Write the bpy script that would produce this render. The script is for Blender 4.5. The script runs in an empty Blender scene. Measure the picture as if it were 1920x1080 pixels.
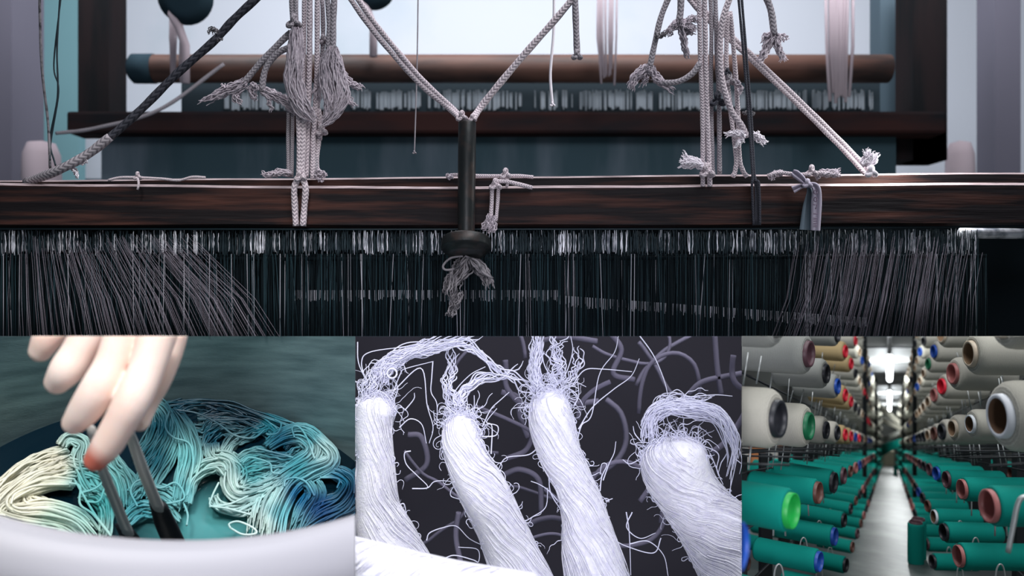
import bpy, bmesh, math, random
import numpy as np
from mathutils import Vector, Matrix

random.seed(7)
rng = np.random.default_rng(11)
SC = bpy.context.scene
COL = SC.collection
PI = math.pi

# ------------------------------------------------------------------ camera, world, lights, exposure
F = 1500.0                                    # focal length in pixels of the 1920 wide frame
cam_d = bpy.data.cameras.new('camera')
cam_d.sensor_width = 36.0
cam_d.lens = 36.0 * F / 1920.0
cam_d.clip_start = 0.02
cam_d.clip_end = 100
cam_d.dof.use_dof = True
cam_d.dof.focus_distance = 0.93
cam_d.dof.aperture_fstop = 5.8
cam = bpy.data.objects.new('camera', cam_d)
cam.rotation_euler = (PI / 2, 0, 0)
COL.objects.link(cam)
SC.camera = cam
SC.view_settings.view_transform = 'Standard'
SC.view_settings.look = 'None'
SC.view_settings.gamma = 1.0
SC.view_settings.use_curve_mapping = False
SC.view_settings.exposure = 0.0

w = bpy.data.worlds.new('world')
SC.world = w
w.use_nodes = True
w.node_tree.nodes['Background'].inputs[0].default_value = (0.62, 0.74, 0.86, 1)
w.node_tree.nodes['Background'].inputs[1].default_value = 0.17


def lamp(name, kind, loc, target, power, color=(1, 1, 1), size=0.5, size_y=None, spot=None, blend=0.4):
    d = bpy.data.lights.new(name, kind)
    d.energy = power
    d.color = color
    if kind == 'AREA':
        d.size = size
        if size_y:
            d.shape = 'RECTANGLE'
            d.size_y = size_y
    else:
        d.shadow_soft_size = size
    if kind == 'SPOT':
        d.spot_size = math.radians(spot)
        d.spot_blend = blend
    o = bpy.data.objects.new(name, d)
    o.location = loc
    o.rotation_euler = (Vector(target) - Vector(loc)).to_track_quat('-Z', 'Y').to_euler()
    COL.objects.link(o)
    return o


lamp('key_light', 'AREA', (0.7, -0.5, 1.9), (0, 0.9, 0.0), 32, (0.95, 0.96, 1.0), 0.9)
lamp('loom_top_fill', 'AREA', (0.1, 1.05, 1.0), (0.0, 0.9, 0.1), 9, (0.96, 0.95, 1.0), 1.2, 0.3)  # added soft lamp above the view, brightens bar tops and ropes
lamp('fibre_light', 'SPOT', (0.02, -0.3, -0.1), (0.03, 0.9, -0.19), 43, (0.92, 0.91, 1.0), 0.2, None, 32, 0.5)  # added unseen spot beside the camera, brightens the cotton cords
lamp('pot_light', 'SPOT', (-0.15, -0.25, 0.75), (-0.40, 0.85, -0.26), 56, (1.0, 0.98, 0.95), 0.14, None, 34, 0.6)  # added unseen spot, brightens the pot, yarn and hand
lamp('hall_fill', 'AREA', (0.0, 2.2, 1.75), (0.0, 4.6, 0.9), 92, (0.96, 0.97, 1.0), 3.2, 0.8)  # added area light above the view, brightens the rear wall

# ------------------------------------------------------------------ helpers


def srgb(c):
    out = []
    for v in c:
        v = v / 255.0
        out.append(v / 12.92 if v <= 0.04045 else ((v + 0.055) / 1.055) ** 2.4)
    return tuple(out)


def P(px, py, y):
    return Vector(((px - 960.0) / F * y, y, (540.0 - py) / F * y))


RS = 1.0                                      # unit of the thing being built (the mill is a smaller scale model)


class MB:
    """collects polygons; build() links them as ONE mesh object"""

    def __init__(self):
        self.v = []
        self.nv = 0
        self.q = []
        self.quv = []
        self.qm = []
        self.ng = []
        self.c = []
        self.hascol = False
        self.smooth = True

    def addv(self, arr, col=None):
        arr = np.asarray(arr, float).reshape(-1, 3)
        b = self.nv
        self.v.append(arr)
        self.nv += len(arr)
        if col is None:
            cc = np.ones((len(arr), 4))
        else:
            self.hascol = True
            cc = np.ones((len(arr), 4))
            cc[:, :3] = col
        self.c.append(cc)
        return b

    def ngon(self, idx, m=0):
        self.ng.append((list(idx), m))

    def tube(self, pts, rad, k=6, cap=True, col=None, m=0, ref=(0, 1, 0), flat=1.0, vscale=1.0):
        pts = np.array([tuple(p) for p in pts], float)
        n = len(pts)
        rad = np.broadcast_to(np.asarray(rad, float) * RS, (n,)).reshape(n, 1, 1)
        T = np.gradient(pts, axis=0)
        T /= np.maximum(np.linalg.norm(T, axis=1, keepdims=True), 1e-9)
        ref = np.asarray(ref, float)
        N = np.cross(T, ref)
        ln = np.linalg.norm(N, axis=1, keepdims=True)
        bad = ln[:, 0] < 0.05
        if bad.any():
            N[bad] = np.cross(T[bad], np.array([0.31, 0.2, 0.93]))
            ln = np.linalg.norm(N, axis=1, keepdims=True)
        N /= np.maximum(ln, 1e-9)
        B = np.cross(T, N)
        a = np.arange(k) * 2 * PI / k
        ring = pts[:, None, :] + rad * (np.cos(a)[None, :, None] * N[:, None, :] + flat * np.sin(a)[None, :, None] * B[:, None, :])
        if col is not None:
            col = np.asarray(col, float)
            if col.ndim == 2:
                col = np.repeat(col, k, axis=0)
        b = self.addv(ring.reshape(-1, 3), col)
        i = np.arange(n - 1)[:, None]
        j = np.arange(k)[None, :]
        j2 = (j + 1) % k
        q = np.stack([i * k + j, i * k + j2, (i + 1) * k + j2, (i + 1) * k + j], -1).reshape(-1, 4) + b
        seg = np.r_[0, np.cumsum(np.linalg.norm(np.diff(pts, axis=0), axis=1))] * vscale
        r0 = max(float(rad.mean()), 1e-6)
        seg = seg / (2 * r0)
        u0 = np.broadcast_to(j / k, (n - 1, k))
        u1 = np.broadcast_to((j + 1) / k, (n - 1, k))
        v0 = np.broadcast_to(seg[:-1, None], (n - 1, k))
        v1 = np.broadcast_to(seg[1:, None], (n - 1, k))
        uv = np.stack([np.stack([u0, v0], -1), np.stack([u1, v0], -1), np.stack([u1, v1], -1), np.stack([u0, v1], -1)], 2).reshape(-1, 4, 2)
        self.q.append(q)
        self.quv.append(uv)
        self.qm.append(np.full(len(q), m))
        if cap:
            self.ngon(range(b + k - 1, b - 1, -1), m)
            self.ngon(range(b + (n - 1) * k, b + n * k), m)

    def lathe(self, org, axis, prof, k=24, m=0, ref=(0, 1, 0.01), cap0=False, cap1=False, col=None, ms=None):
        """prof: list of (distance along axis, radius)"""
        ax = Vector(axis).normalized()
        prof = [(p_ * RS, q_ * RS) for p_, q_ in prof]
        r = Vector(ref)
        N = ax.cross(r)
        if N.length < 1e-3:
            N = ax.cross(Vector((1, 0.1, 0.2)))
        N.normalize()
        B = ax.cross(N)
        N, B, ax, org = (np.array(t) for t in (N, B, ax, Vector(org)))
        a = np.arange(k) * 2 * PI / k
        rings = np.array([org + ax * d + rr * (np.cos(a)[:, None] * N + np.sin(a)[:, None] * B) for d, rr in prof])
        n = len(prof)
        b = self.addv(rings.reshape(-1, 3), col)
        i = np.arange(n - 1)[:, None]
        j = np.arange(k)[None, :]
        j2 = (j + 1) % k
        q = np.stack([i * k + j, i * k + j2, (i + 1) * k + j2, (i + 1) * k + j], -1).reshape(-1, 4) + b
        self.q.append(q)
        u0 = np.broadcast_to(j / k, (n - 1, k))
        u1 = np.broadcast_to((j + 1) / k, (n - 1, k))
        d = np.array([p[0] for p in prof])
        v0 = np.broadcast_to(d[:-1, None], (n - 1, k))
        v1 = np.broadcast_to(d[1:, None], (n - 1, k))
        self.quv.append(np.stack([np.stack([u0, v0], -1), np.stack([u1, v0], -1), np.stack([u1, v1], -1), np.stack([u0, v1], -1)], 2).reshape(-1, 4, 2))
        self.qm.append(np.full(len(q), m) if ms is None else np.repeat(np.array(ms), k))
        if cap0:
            self.ngon(range(b + k - 1, b - 1, -1), m)
        if cap1:
            self.ngon(range(b + (n - 1) * k, b + n * k), m)

    def hexa(self, c8, m=0):
        """8 corners: front bl br tr tl, back bl br tr tl"""
        b = self.addv([tuple(p) for p in c8])
        for f in ((0, 1, 2, 3), (5, 4, 7, 6), (4, 0, 3, 7), (1, 5, 6, 2), (3, 2, 6, 7), (4, 5, 1, 0)):
            self.ngon([b + i for i in f], m)

    def box(self, c, s, rot=None, m=0):
        c = Vector(c)
        hx, hy, hz = s[0] / 2 * RS, s[1] / 2 * RS, s[2] / 2 * RS
        pts = [(-hx, -hy, -hz), (hx, -hy, -hz), (hx, -hy, hz), (-hx, -hy, hz), (-hx, hy, -hz), (hx, hy, -hz), (hx, hy, hz), (-hx, hy, hz)]
        self.hexa([c + (rot @ Vector(p) if rot else Vector(p)) for p in pts], m)

    def build(self, name, mats, parent=None, clip=None, smooth=True, bevel=0):
        if not isinstance(mats, (list, tuple)):
            mats = [mats]
        me = bpy.data.meshes.new(name)
        V = np.concatenate(self.v)
        loops, starts, mi, uvs = [], [], [], []
        nl = 0
        if self.q:
            Q = np.concatenate(self.q)
            loops.append(Q.reshape(-1))
            starts.append(np.arange(len(Q)) * 4)
            mi.append(np.concatenate(self.qm))
            uvs.append(np.concatenate(self.quv).reshape(-1, 2))
            nl = Q.size
        if self.ng:
            L, S, M = [], [], []
            for f, m in self.ng:
                S.append(nl + len(L))
                L += f
                M.append(m)
            loops.append(np.array(L))
            starts.append(np.array(S))
            mi.append(np.array(M))
            uvs.append(np.zeros((len(L), 2)))
        loops = np.concatenate(loops).astype(np.int32)
        starts = np.concatenate(starts).astype(np.int32)
        mi = np.concatenate(mi).astype(np.int32)
        uvs = np.concatenate(uvs).astype(np.float32)
        me.vertices.add(len(V))
        me.vertices.foreach_set('co', V.astype(np.float32).ravel())
        me.loops.add(len(loops))
        me.loops.foreach_set('vertex_index', loops)
        me.polygons.add(len(starts))
        me.polygons.foreach_set('loop_start', starts)
        me.polygons.foreach_set('material_index', mi)
        me.update(calc_edges=True)
        uvl = me.uv_layers.new(name='UVMap')
        uvl.data.foreach_set('uv', uvs.ravel())
        if self.hascol:
            ca = me.color_attributes.new('tint', 'FLOAT_COLOR', 'POINT')
            ca.data.foreach_set('color', np.concatenate(self.c).astype(np.float32).ravel())
        if bevel:
            bm = bmesh.new()
            bm.from_mesh(me)
            bmesh.ops.remove_doubles(bm, verts=bm.verts, dist=1e-6)
            bmesh.ops.bevel(bm, geom=[e for e in bm.edges if len(e.link_faces) == 2 and e.calc_face_angle(0) > 0.6], offset=bevel, segments=2, affect='EDGES', profile=0.6)
            bm.to_mesh(me)
            bm.free()
        me.polygons.foreach_set('use_smooth', np.full(len(me.polygons), bool(smooth)))
        if bevel:
            me.polygons.foreach_set('use_smooth', np.full(len(me.polygons), False))
        for m in mats:
            me.materials.append(m)
        if clip:
            clip_mesh(me, clip)
        me.validate()
        me.update()
        o = bpy.data.objects.new(name, me)
        COL.objects.link(o)
        if parent is not None:
            o.parent = parent
            o.matrix_parent_inverse = parent.matrix_basis.inverted()
        return o


# each picture compartment is bounded by planes; (normal pointing out)
def edge_plane(px0, py0, px1, py1):
    a = Vector(((px0 - 960) / F, 1, (540 - py0) / F))
    b = Vector(((px1 - 960) / F, 1, (540 - py1) / F))
    return a.cross(b).normalized()


TOP = edge_plane(0, 630.4, 1920, 630.4)
if TOP.z < 0:
    TOP = -TOP
LR = edge_plane(666, 630, 666, 1080)
if LR.x < 0:
    LR = -LR
RL = edge_plane(1391, 630, 1391, 1080)
if RL.x < 0:
    RL = -RL
CLIP = {'loom': [-TOP], 'pot': [TOP, LR], 'fibre': [TOP, -LR, RL], 'mill': [TOP, -RL]}


def clip_mesh(me, panel, mw=None):
    planes = CLIP[panel]
    n = len(me.vertices)
    co = np.empty(n * 3, np.float32)
    me.vertices.foreach_get('co', co)
    co = co.reshape(-1, 3).astype(float)
    if mw is not None:
        M = np.array(mw)
        co = co @ M[:3, :3].T + M[:3, 3]
    cross = [pl for pl in planes if (co @ np.array(pl)).max() > 1e-6]
    if not cross:
        return False
    bm = bmesh.new()
    bm.from_mesh(me)
    if mw is not None:
        inv = mw.inverted()
    for pl in cross:
        if mw is not None:
            c0 = inv @ Vector((0, 0, 0))
            no = (mw.to_3x3().transposed() @ pl).normalized()
        else:
            c0, no = Vector((0, 0, 0)), pl
        r = bmesh.ops.bisect_plane(bm, geom=bm.verts[:] + bm.edges[:] + bm.faces[:], plane_co=c0, plane_no=no, clear_outer=True)
        es = [e for e in r['geom_cut'] if isinstance(e, bmesh.types.BMEdge) and e.is_boundary]
        if es and len(es) < 4000:
            try:
                bmesh.ops.holes_fill(bm, edges=es, sides=0)
            except Exception:
                pass
    bm.to_mesh(me)
    bm.free()
    return True


def outside(me, panel, mw):
    n = len(me.vertices)
    co = np.empty(n * 3, np.float32)
    me.vertices.foreach_get('co', co)
    co = co.reshape(-1, 3).astype(float)
    M = np.array(mw)
    co = co @ M[:3, :3].T + M[:3, 3]
    return [(co @ np.array(pl)).max() > 1e-6 for pl in CLIP[panel]], all(((co @ np.array(pl)).min() < 0) for pl in CLIP[panel])


def tag(o, label=None, cat=None, group=None, kind=None):
    if label:
        o['label'] = label
    if cat:
        o['category'] = cat
    if group:
        o['group'] = group
    if kind:
        o['kind'] = kind
    return o


def empty(name, loc, label=None, cat=None, group=None, kind=None):
    o = bpy.data.objects.new(name, None)
    o.location = loc
    o.empty_display_size = 0.02
    COL.objects.link(o)
    return tag(o, label, cat, group, kind)


def cr(pts, n):
    """catmull-rom through pts (any dimension), n samples"""
    p = np.array([tuple(q) for q in pts], float)
    if len(p) == 2:
        t = np.linspace(0, 1, n)[:, None]
        return p[0] * (1 - t) + p[1] * t
    p = np.vstack([2 * p[0] - p[1], p, 2 * p[-1] - p[-2]])
    m = len(p) - 3
    t = np.linspace(0, m - 1e-6, n)
    i = t.astype(int)
    f = (t - i)[:, None]
    p0, p1, p2, p3 = p[i], p[i + 1], p[i + 2], p[i + 3]
    return 0.5 * ((2 * p1) + (-p0 + p2) * f + (2 * p0 - 5 * p1 + 4 * p2 - p3) * f ** 2 + (-p0 + 3 * p1 - 3 * p2 + p3) * f ** 3)


# ------------------------------------------------------------------ materials
def mat(name, rgb, rough=0.6, metal=0.0, spec=0.5, var=None, bump=None, tint=False, emit=None, stretch=None, coat=0.0, sheen=0.0):
    m = bpy.data.materials.new(name)
    m.use_nodes = True
    nt = m.node_tree
    b = nt.nodes['Principled BSDF']
    c = srgb(rgb)
    b.inputs['Base Color'].default_value = (*c, 1)
    b.inputs['Roughness'].default_value = rough
    b.inputs['Metallic'].default_value = metal
    b.inputs['Specular IOR Level'].default_value = spec
    b.inputs['Coat Weight'].default_value = coat
    b.inputs['Sheen Weight'].default_value = sheen
    tc = nt.nodes.new('ShaderNodeTexCoord')
    mp = nt.nodes.new('ShaderNodeMapping')
    nt.links.new(tc.outputs['Object'], mp.inputs['Vector'])
    if stretch:
        mp.inputs['Scale'].default_value = stretch
    base = None
    if tint:
        a = nt.nodes.new('ShaderNodeAttribute')
        a.attribute_name = 'tint'
        base = a.outputs['Color']
        nt.links.new(base, b.inputs['Base Color'])
    if var:
        scale, rgb2, lo, hi = var
        nz = nt.nodes.new('ShaderNodeTexNoise')
        nz.inputs['Scale'].default_value = scale
        nz.inputs['Detail'].default_value = 6
        nt.links.new(mp.outputs['Vector'], nz.inputs['Vector'])
        mr = nt.nodes.new('ShaderNodeMapRange')
        mr.inputs['From Min'].default_value = lo
        mr.inputs['From Max'].default_value = hi
        nt.links.new(nz.outputs['Fac'], mr.inputs['Value'])
        mx = nt.nodes.new('ShaderNodeMix')
        mx.data_type = 'RGBA'
        mx.inputs[6].default_value = (*c, 1)
        if base:
            nt.links.new(base, mx.inputs[6])
        mx.inputs[7].default_value = (*srgb(rgb2), 1)
        nt.links.new(mr.outputs['Result'], mx.inputs[0])
        nt.links.new(mx.outputs[2], b.inputs['Base Color'])
    if bump:
        scale, strength, dist = bump
        nz = nt.nodes.new('ShaderNodeTexNoise')
        nz.inputs['Scale'].default_value = scale
        nz.inputs['Detail'].default_value = 5
        nt.links.new(mp.outputs['Vector'], nz.inputs['Vector'])
        bp = nt.nodes.new('ShaderNodeBump')
        bp.inputs['Strength'].default_value = strength
        bp.inputs['Distance'].default_value = dist
        nt.links.new(nz.outputs['Fac'], bp.inputs['Height'])
        nt.links.new(bp.outputs['Normal'], b.inputs['Normal'])
    if emit:
        b.inputs['Emission Color'].default_value = (*srgb(emit[0]), 1)
        b.inputs['Emission Strength'].default_value = emit[1]
    return m


def rope_mat(name, rgb, dark, nb=3.0, pitch=0.9, strength=0.6, twist=False):
    m = mat(name, rgb, 0.9, spec=0.15)
    nt = m.node_tree
    b = nt.nodes['Principled BSDF']
    uv = nt.nodes.new('ShaderNodeTexCoord')
    sp = nt.nodes.new('ShaderNodeSeparateXYZ')
    nt.links.new(uv.outputs['UV'], sp.inputs[0])

    def wave(sign):
        a = nt.nodes.new('ShaderNodeMath')
        a.operation = 'MULTIPLY'
        a.inputs[1].default_value = nb * 2 * PI
        nt.links.new(sp.outputs['X'], a.inputs[0])
        c = nt.nodes.new('ShaderNodeMath')
        c.operation = 'MULTIPLY_ADD'
        c.inputs[1].default_value = sign * 2 * PI / pitch
        nt.links.new(sp.outputs['Y'], c.inputs[0])
        nt.links.new(a.outputs[0], c.inputs[2])
        s = nt.nodes.new('ShaderNodeMath')
        s.operation = 'SINE'
        nt.links.new(c.outputs[0], s.inputs[0])
        return s.outputs[0]
    if twist:
        h = wave(1)
    else:                                     # V-shaped plait
        pp = nt.nodes.new('ShaderNodeMath')
        pp.operation = 'PINGPONG'
        pp.inputs[1].default_value = .125
        nt.links.new(sp.outputs['X'], pp.inputs[0])
        a1 = nt.nodes.new('ShaderNodeMath')
        a1.operation = 'MULTIPLY'
        a1.inputs[1].default_value = 8 * PI * 1.3
        nt.links.new(pp.outputs[0], a1.inputs[0])
        a2 = nt.nodes.new('ShaderNodeMath')
        a2.operation = 'MULTIPLY_ADD'
        a2.inputs[1].default_value = 2 * PI / pitch * 1.5
        nt.links.new(sp.outputs['Y'], a2.inputs[0])
        nt.links.new(a1.outputs[0], a2.inputs[2])
        a3 = nt.nodes.new('ShaderNodeMath')
        a3.operation = 'SINE'
        nt.links.new(a2.outputs[0], a3.inputs[0])
        h = a3.outputs[0]
    tc = nt.nodes.new('ShaderNodeTexCoord')
    nz = nt.nodes.new('ShaderNodeTexNoise')
    nz.inputs['Scale'].default_value = 900
    nz.inputs['Detail'].default_value = 3
    nt.links.new(tc.outputs['Object'], nz.inputs['Vector'])
    ad = nt.nodes.new('ShaderNodeMath')
    ad.operation = 'MULTIPLY_ADD'
    ad.inputs[1].default_value = 1.6
    nt.links.new(nz.outputs['Fac'], ad.inputs[0])
    nt.links.new(h, ad.inputs[2])
    mr = nt.nodes.new('ShaderNodeMapRange')
    mr.inputs['From Min'].default_value = -0.3
    mr.inputs['From Max'].default_value = 1.2
    nt.links.new(ad.outputs[0], mr.inputs['Value'])
    mix = nt.nodes.new('ShaderNodeMix')
    mix.data_type = 'RGBA'
    mix.inputs[6].default_value = (*srgb(dark), 1)
    mix.inputs[7].default_value = (*srgb(rgb), 1)
    nt.links.new(mr.outputs['Result'], mix.inputs[0])
    nt.links.new(mix.outputs[2], b.inputs['Base Color'])
    bp = nt.nodes.new('ShaderNodeBump')
    bp.inputs['Strength'].default_value = strength
    bp.inputs['Distance'].default_value = 0.0012
    nt.links.new(ad.outputs[0], bp.inputs['Height'])
    nt.links.new(bp.outputs['Normal'], b.inputs['Normal'])
    return m


M = {}
M['cotton'] = rope_mat('cotton_braid', (228, 214, 219), (158, 146, 155), strength=.45)
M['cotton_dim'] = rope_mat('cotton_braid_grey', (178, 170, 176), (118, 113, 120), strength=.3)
M['cotton_dark'] = rope_mat('cord_dark', (78, 78, 86), (44, 46, 54), 2.0, 1.4, .3)
M['fray'] = mat('frayed_cotton', (205, 194, 202), 0.95, spec=0.1, var=(300, (160, 150, 160), 0.4, 0.7))
M['fray_white'] = mat('frayed_cotton_white', (235, 228, 235), 0.95, spec=0.1)
M['fray_dark'] = mat('frayed_grey', (126, 122, 126), 0.95, spec=0.1, var=(120, (60, 60, 64), 0.45, 0.65))
M['bar'] = mat('old_dark_wood', (20, 15, 18), 0.7, spec=0.2, var=(9, (86, 52, 43), 0.46, 0.80), bump=(14, 0.6, 0.003), stretch=(.8, 6, 11))
M['bar_lit_top'] = mat('lit_wood_top', (196, 176, 178), 0.5, spec=0.5, var=(30, (84, 66, 66), 0.4, 0.7), stretch=(1, 8, 8))  # bright top faces: light from above put into the wood colour
M['iron'] = mat('dark_iron', (26, 30, 31), 0.45, 0.3, var=(60, (58, 46, 42), 0.52, 0.72), bump=(150, 0.3, 0.001))
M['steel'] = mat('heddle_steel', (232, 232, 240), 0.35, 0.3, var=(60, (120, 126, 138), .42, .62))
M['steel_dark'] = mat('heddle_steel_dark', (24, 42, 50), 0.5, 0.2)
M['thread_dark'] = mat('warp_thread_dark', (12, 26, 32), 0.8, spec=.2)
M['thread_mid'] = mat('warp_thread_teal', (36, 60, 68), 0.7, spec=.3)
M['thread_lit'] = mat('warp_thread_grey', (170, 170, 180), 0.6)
M['thread_haze'] = mat('warp_thread_mauve', (118, 112, 122), 0.9, spec=.1)
M['black'] = mat('unlit_dark', (4, 12, 17), 0.95, spec=0.1)


def part(mb, name, m, parent, clip=None, **kw):
    return mb.build(name, m, parent, clip, **kw)


# ================================================================== 1. THE LOOM
L0 = 0.90


def Lp(p, base=L0):
    return P(p[0], p[1], base + (p[2] if len(p) > 2 else 0.0))


def cord(mb, path, wpx, k=10, base=L0, n=None, m=0, taper=1.0):
    pts3 = [(p[0], p[1], p[2] if len(p) > 2 else 0.0) for p in path]
    L = sum(math.dist(pts3[i][:2], pts3[i + 1][:2]) for i in range(len(pts3) - 1))
    n = n or max(6, int(L / 7))
    s = cr(pts3, n)
    pts = [P(a, b, base + c) for a, b, c in s]
    r = wpx / 2 / F * base
    rad = np.linspace(r, r * taper, n) * (1 + 0.05 * np.sin(np.linspace(0, L / 9, n) + path[0][0]))
    mb.tube(pts, rad, k, m=m)


def bundle(mb, guide, widths, n, wpx, mapping=None, seg=18, wav=3.0, thick=0.006, k=4, trim=0.25, dye=None, wild=0.0, m=0, rscale=None, even=False, fw=2.5):
    """n wavy strands that follow one guide line; widths = half width in px along the guide"""
    g = cr(guide, seg)
    t = np.linspace(0, 1, seg)
    W = np.interp(t, np.linspace(0, 1, len(widths)), widths)
    T = np.gradient(g[:, :2], axis=0)
    T /= np.maximum(np.linalg.norm(T, axis=1, keepdims=True), 1e-6)
    Nn = np.stack([-T[:, 1], T[:, 0]], 1)
    for i in range(n):
        if even:
            s = -1 + 2 * (i + 0.5) / n + rng.uniform(-0.03, 0.03)
            q = rng.uniform(-1, 1) * math.sqrt(max(0, 1 - min(1, s * s)))
        else:
            a, rr = rng.uniform(0, 2 * PI), math.sqrt(rng.uniform(0, 1))
            s, q = rr * math.cos(a), rr * math.sin(a)
        t0 = rng.uniform(0, trim * 0.3)
        t1 = 1 - rng.uniform(0, trim)
        tt = np.linspace(t0, t1, seg)
        gx = np.interp(tt, t, g[:, 0])
        gy = np.interp(tt, t, g[:, 1])
        gz = np.interp(tt, t, g[:, 2]) if g.shape[1] > 2 else np.zeros(seg)
        nx = np.interp(tt, t, Nn[:, 0])
        ny = np.interp(tt, t, Nn[:, 1])
        ww = np.interp(tt, t, W)
        ph, ph2 = rng.uniform(0, 2 * PI, 2)
        fr = rng.uniform(0.6, 1.6) * fw
        off = s * ww + wav * (np.sin(2 * PI * fr * tt + ph) * 0.6 + np.sin(2 * PI * fr * 2.3 * tt + ph2) * 0.4)
        if wild:
            e = np.clip((tt - 0.45) / 0.55, 0, 1) ** 1.6
            off = off + e * rng.normal(0, wild)
            along = e * rng.normal(0, wild * 0.4)
        else:
            along = 0
        X = gx + nx * off + along * -ny
        Y = gy + ny * off + along * nx
        Z = gz + q * thick + thick * 0.25 * np.sin(2 * PI * fr * tt + ph2)
        mp = mapping or (lambda a, b, c: P(a, b, L0 + c))
        pts = [mp(a, b, c) for a, b, c in zip(X, Y, Z)]
        sc = (rscale or (L0 / F))
        rad = wpx / 2 * sc * np.ones(seg)
        rad[-2:] *= (0.8, 0.45)
        col = None
        if dye:
            col = np.array([dye(a, b, s) for a, b in zip(X, Y)])
        mb.tube(pts, rad, k, cap=False, col=col, m=m)


def fray_part(guides, parent, m='fray', name='frayed_end', wpx=2.4, wav=3, clip='loom', base=L0, thick=0.006, wild=0.0, label=None):
    mb = MB()
    for g, wd, n in guides:
        bundle(mb, g, wd, n, wpx, wav=wav, thick=thick, seg=14, wild=wild, mapping=lambda a, b, c: P(a, b, base + c), trim=0.35)
    o = mb.build(name, M[m], parent, clip)
    if label:
        o['label'] = label
    return o


def knot_part(px, py, r, wpx, parent, m='cotton', dy=-0.006, name='knot', sx=1.0):
    mb = MB()
    t = np.linspace(0, 2 * PI, 40)
    X = px + sx * r * (np.sin(t) + 1.1 * np.sin(2 * t)) / 2.0
    Yy = py + r * (np.cos(t) - 1.1 * np.cos(2 * t)) / 2.0
    Z = dy - 0.0035 * np.sin(3 * t)
    mb.tube([P(a, b, L0 + c) for a, b, c in zip(X, Yy, Z)], wpx / 2 / F * L0, 7)
    return mb.build(name, M[m], parent, 'loom')


def rope_thing(name, label, cat, strands, m='cotton', group=None, base=L0):
    mb = MB()
    for s in strands:
        cord(mb, s[0], s[1], base=base)
    o = mb.build(name, M[m], None, 'loom')
    return tag(o, label, cat, group)


# --- harness shaft: two old wooden bars
def sweep_bar(mb, st, y0, depth, tilt_px, m=0, m_top=1):
    """st: (px, top, bottom)"""
    rows = []
    for px, t, b in st:
        rows.append([P(px, b, y0), P(px, t, y0), P(px, t - tilt_px, y0 + depth), P(px, b + 6, y0 + depth)])
    b0 = mb.addv([tuple(p) for r in rows for p in r])
    for i in range(len(rows) - 1):
        for j in range(4):
            a, c = b0 + i * 4 + j, b0 + i * 4 + (j + 1) % 4
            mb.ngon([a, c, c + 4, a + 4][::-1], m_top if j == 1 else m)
    mb.ngon([b0, b0 + 1, b0 + 2, b0 + 3], m)
    e = b0 + 4 * (len(rows) - 1)
    mb.ngon([e + 3, e + 2, e + 1, e], m)


shaft = empty('loom_shaft', P(960, 385, L0), 'pair of dark worn wooden harness bars spanning the loom above the heddles', 'loom bar')
mb = MB()
sweep_bar(mb, [(x, 349 + 5 * math.exp(-((x - 800) / 500) ** 2) - 0.003 * max(0, x - 1250) - 2 * max(0, (200 - x) / 200.0) + 0.6 * math.sin(x / 60), 421 + 0.8 * math.sin(x / 90) - 0.006 * max(0, x - 1200)) for x in range(-60, 2000, 60)], L0, 0.016, 4.5)
o = mb.build('front_bar', [M['bar'], M['bar_lit_top']], shaft, None, smooth=False)
mb = MB()
sweep_bar(mb, [(x, 341 - 0.0075 * x + 0.6 * math.sin(x / 75), 380 - 0.006 * x) for x in range(-60, 2000, 60)], L0 + 0.035, 0.012, 3)
o = mb.build('rear_bar', [M['bar'], M['bar_lit_top']], shaft, None, smooth=False)
mb = MB()
mb.tube([P(-60, 429, L0 + 0.006), P(700, 430, L0 + 0.006), P(1400, 429, L0 + 0.006), P(1980, 423, L0 + 0.006)], 0.0011, 8)
mb.build('heddle_rail', M['steel_dark'], shaft)
mb = MB()
mb.tube([P(1800, 437, L0 + 0.03), P(1990, 439, L0 + 0.03)], 0.0062, 14, ref=(0, 1, 0))
mb.build('steel_rod', M['steel'], shaft)

# --- heddles and warp threads
mb = MB()
for i in range(1500):
    x = -12 + i * 1.235 + rng.uniform(-0.8, 0.8)
    if x > 1835:
        continue
    d = rng.choice([0.008, 0.014, 0.020])
    r = rng.uniform(0.45, 1.0) / F * L0
    y0 = rng.uniform(428, 440)
    lit = rng.random()
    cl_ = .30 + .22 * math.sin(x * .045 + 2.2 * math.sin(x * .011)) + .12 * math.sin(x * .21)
    top = (0 if lit < cl_ * .85 else 1)  # bright and dark steel in clusters: light on the wires put into colour
    # upper twisted eye loop
    yb = rng.uniform(468, 480)
    n = 6
    ys = np.linspace(y0 if lit < .75 else 444, yb, n)
    xs = x + rng.uniform(-1.4, 1.4) * np.sin(np.linspace(0, 1, n) * PI) + rng.normal(0, .35, n)
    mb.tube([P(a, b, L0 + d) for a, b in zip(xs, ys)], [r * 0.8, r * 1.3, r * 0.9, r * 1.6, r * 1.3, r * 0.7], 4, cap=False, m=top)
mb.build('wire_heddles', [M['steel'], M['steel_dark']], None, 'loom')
tag(bpy.data.objects['wire_heddles'], 'dense row of thin shiny wire heddles hanging below the harness bars', 'heddles', kind='stuff')
mb = MB()
mb.tube([P(-60, 485, L0 + 0.02), P(900, 486, L0 + 0.02), P(1850, 480, L0 + 0.02)], 0.0022, 6)
mb.build('lower_heddle_rail', M['black'], shaft)

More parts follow.
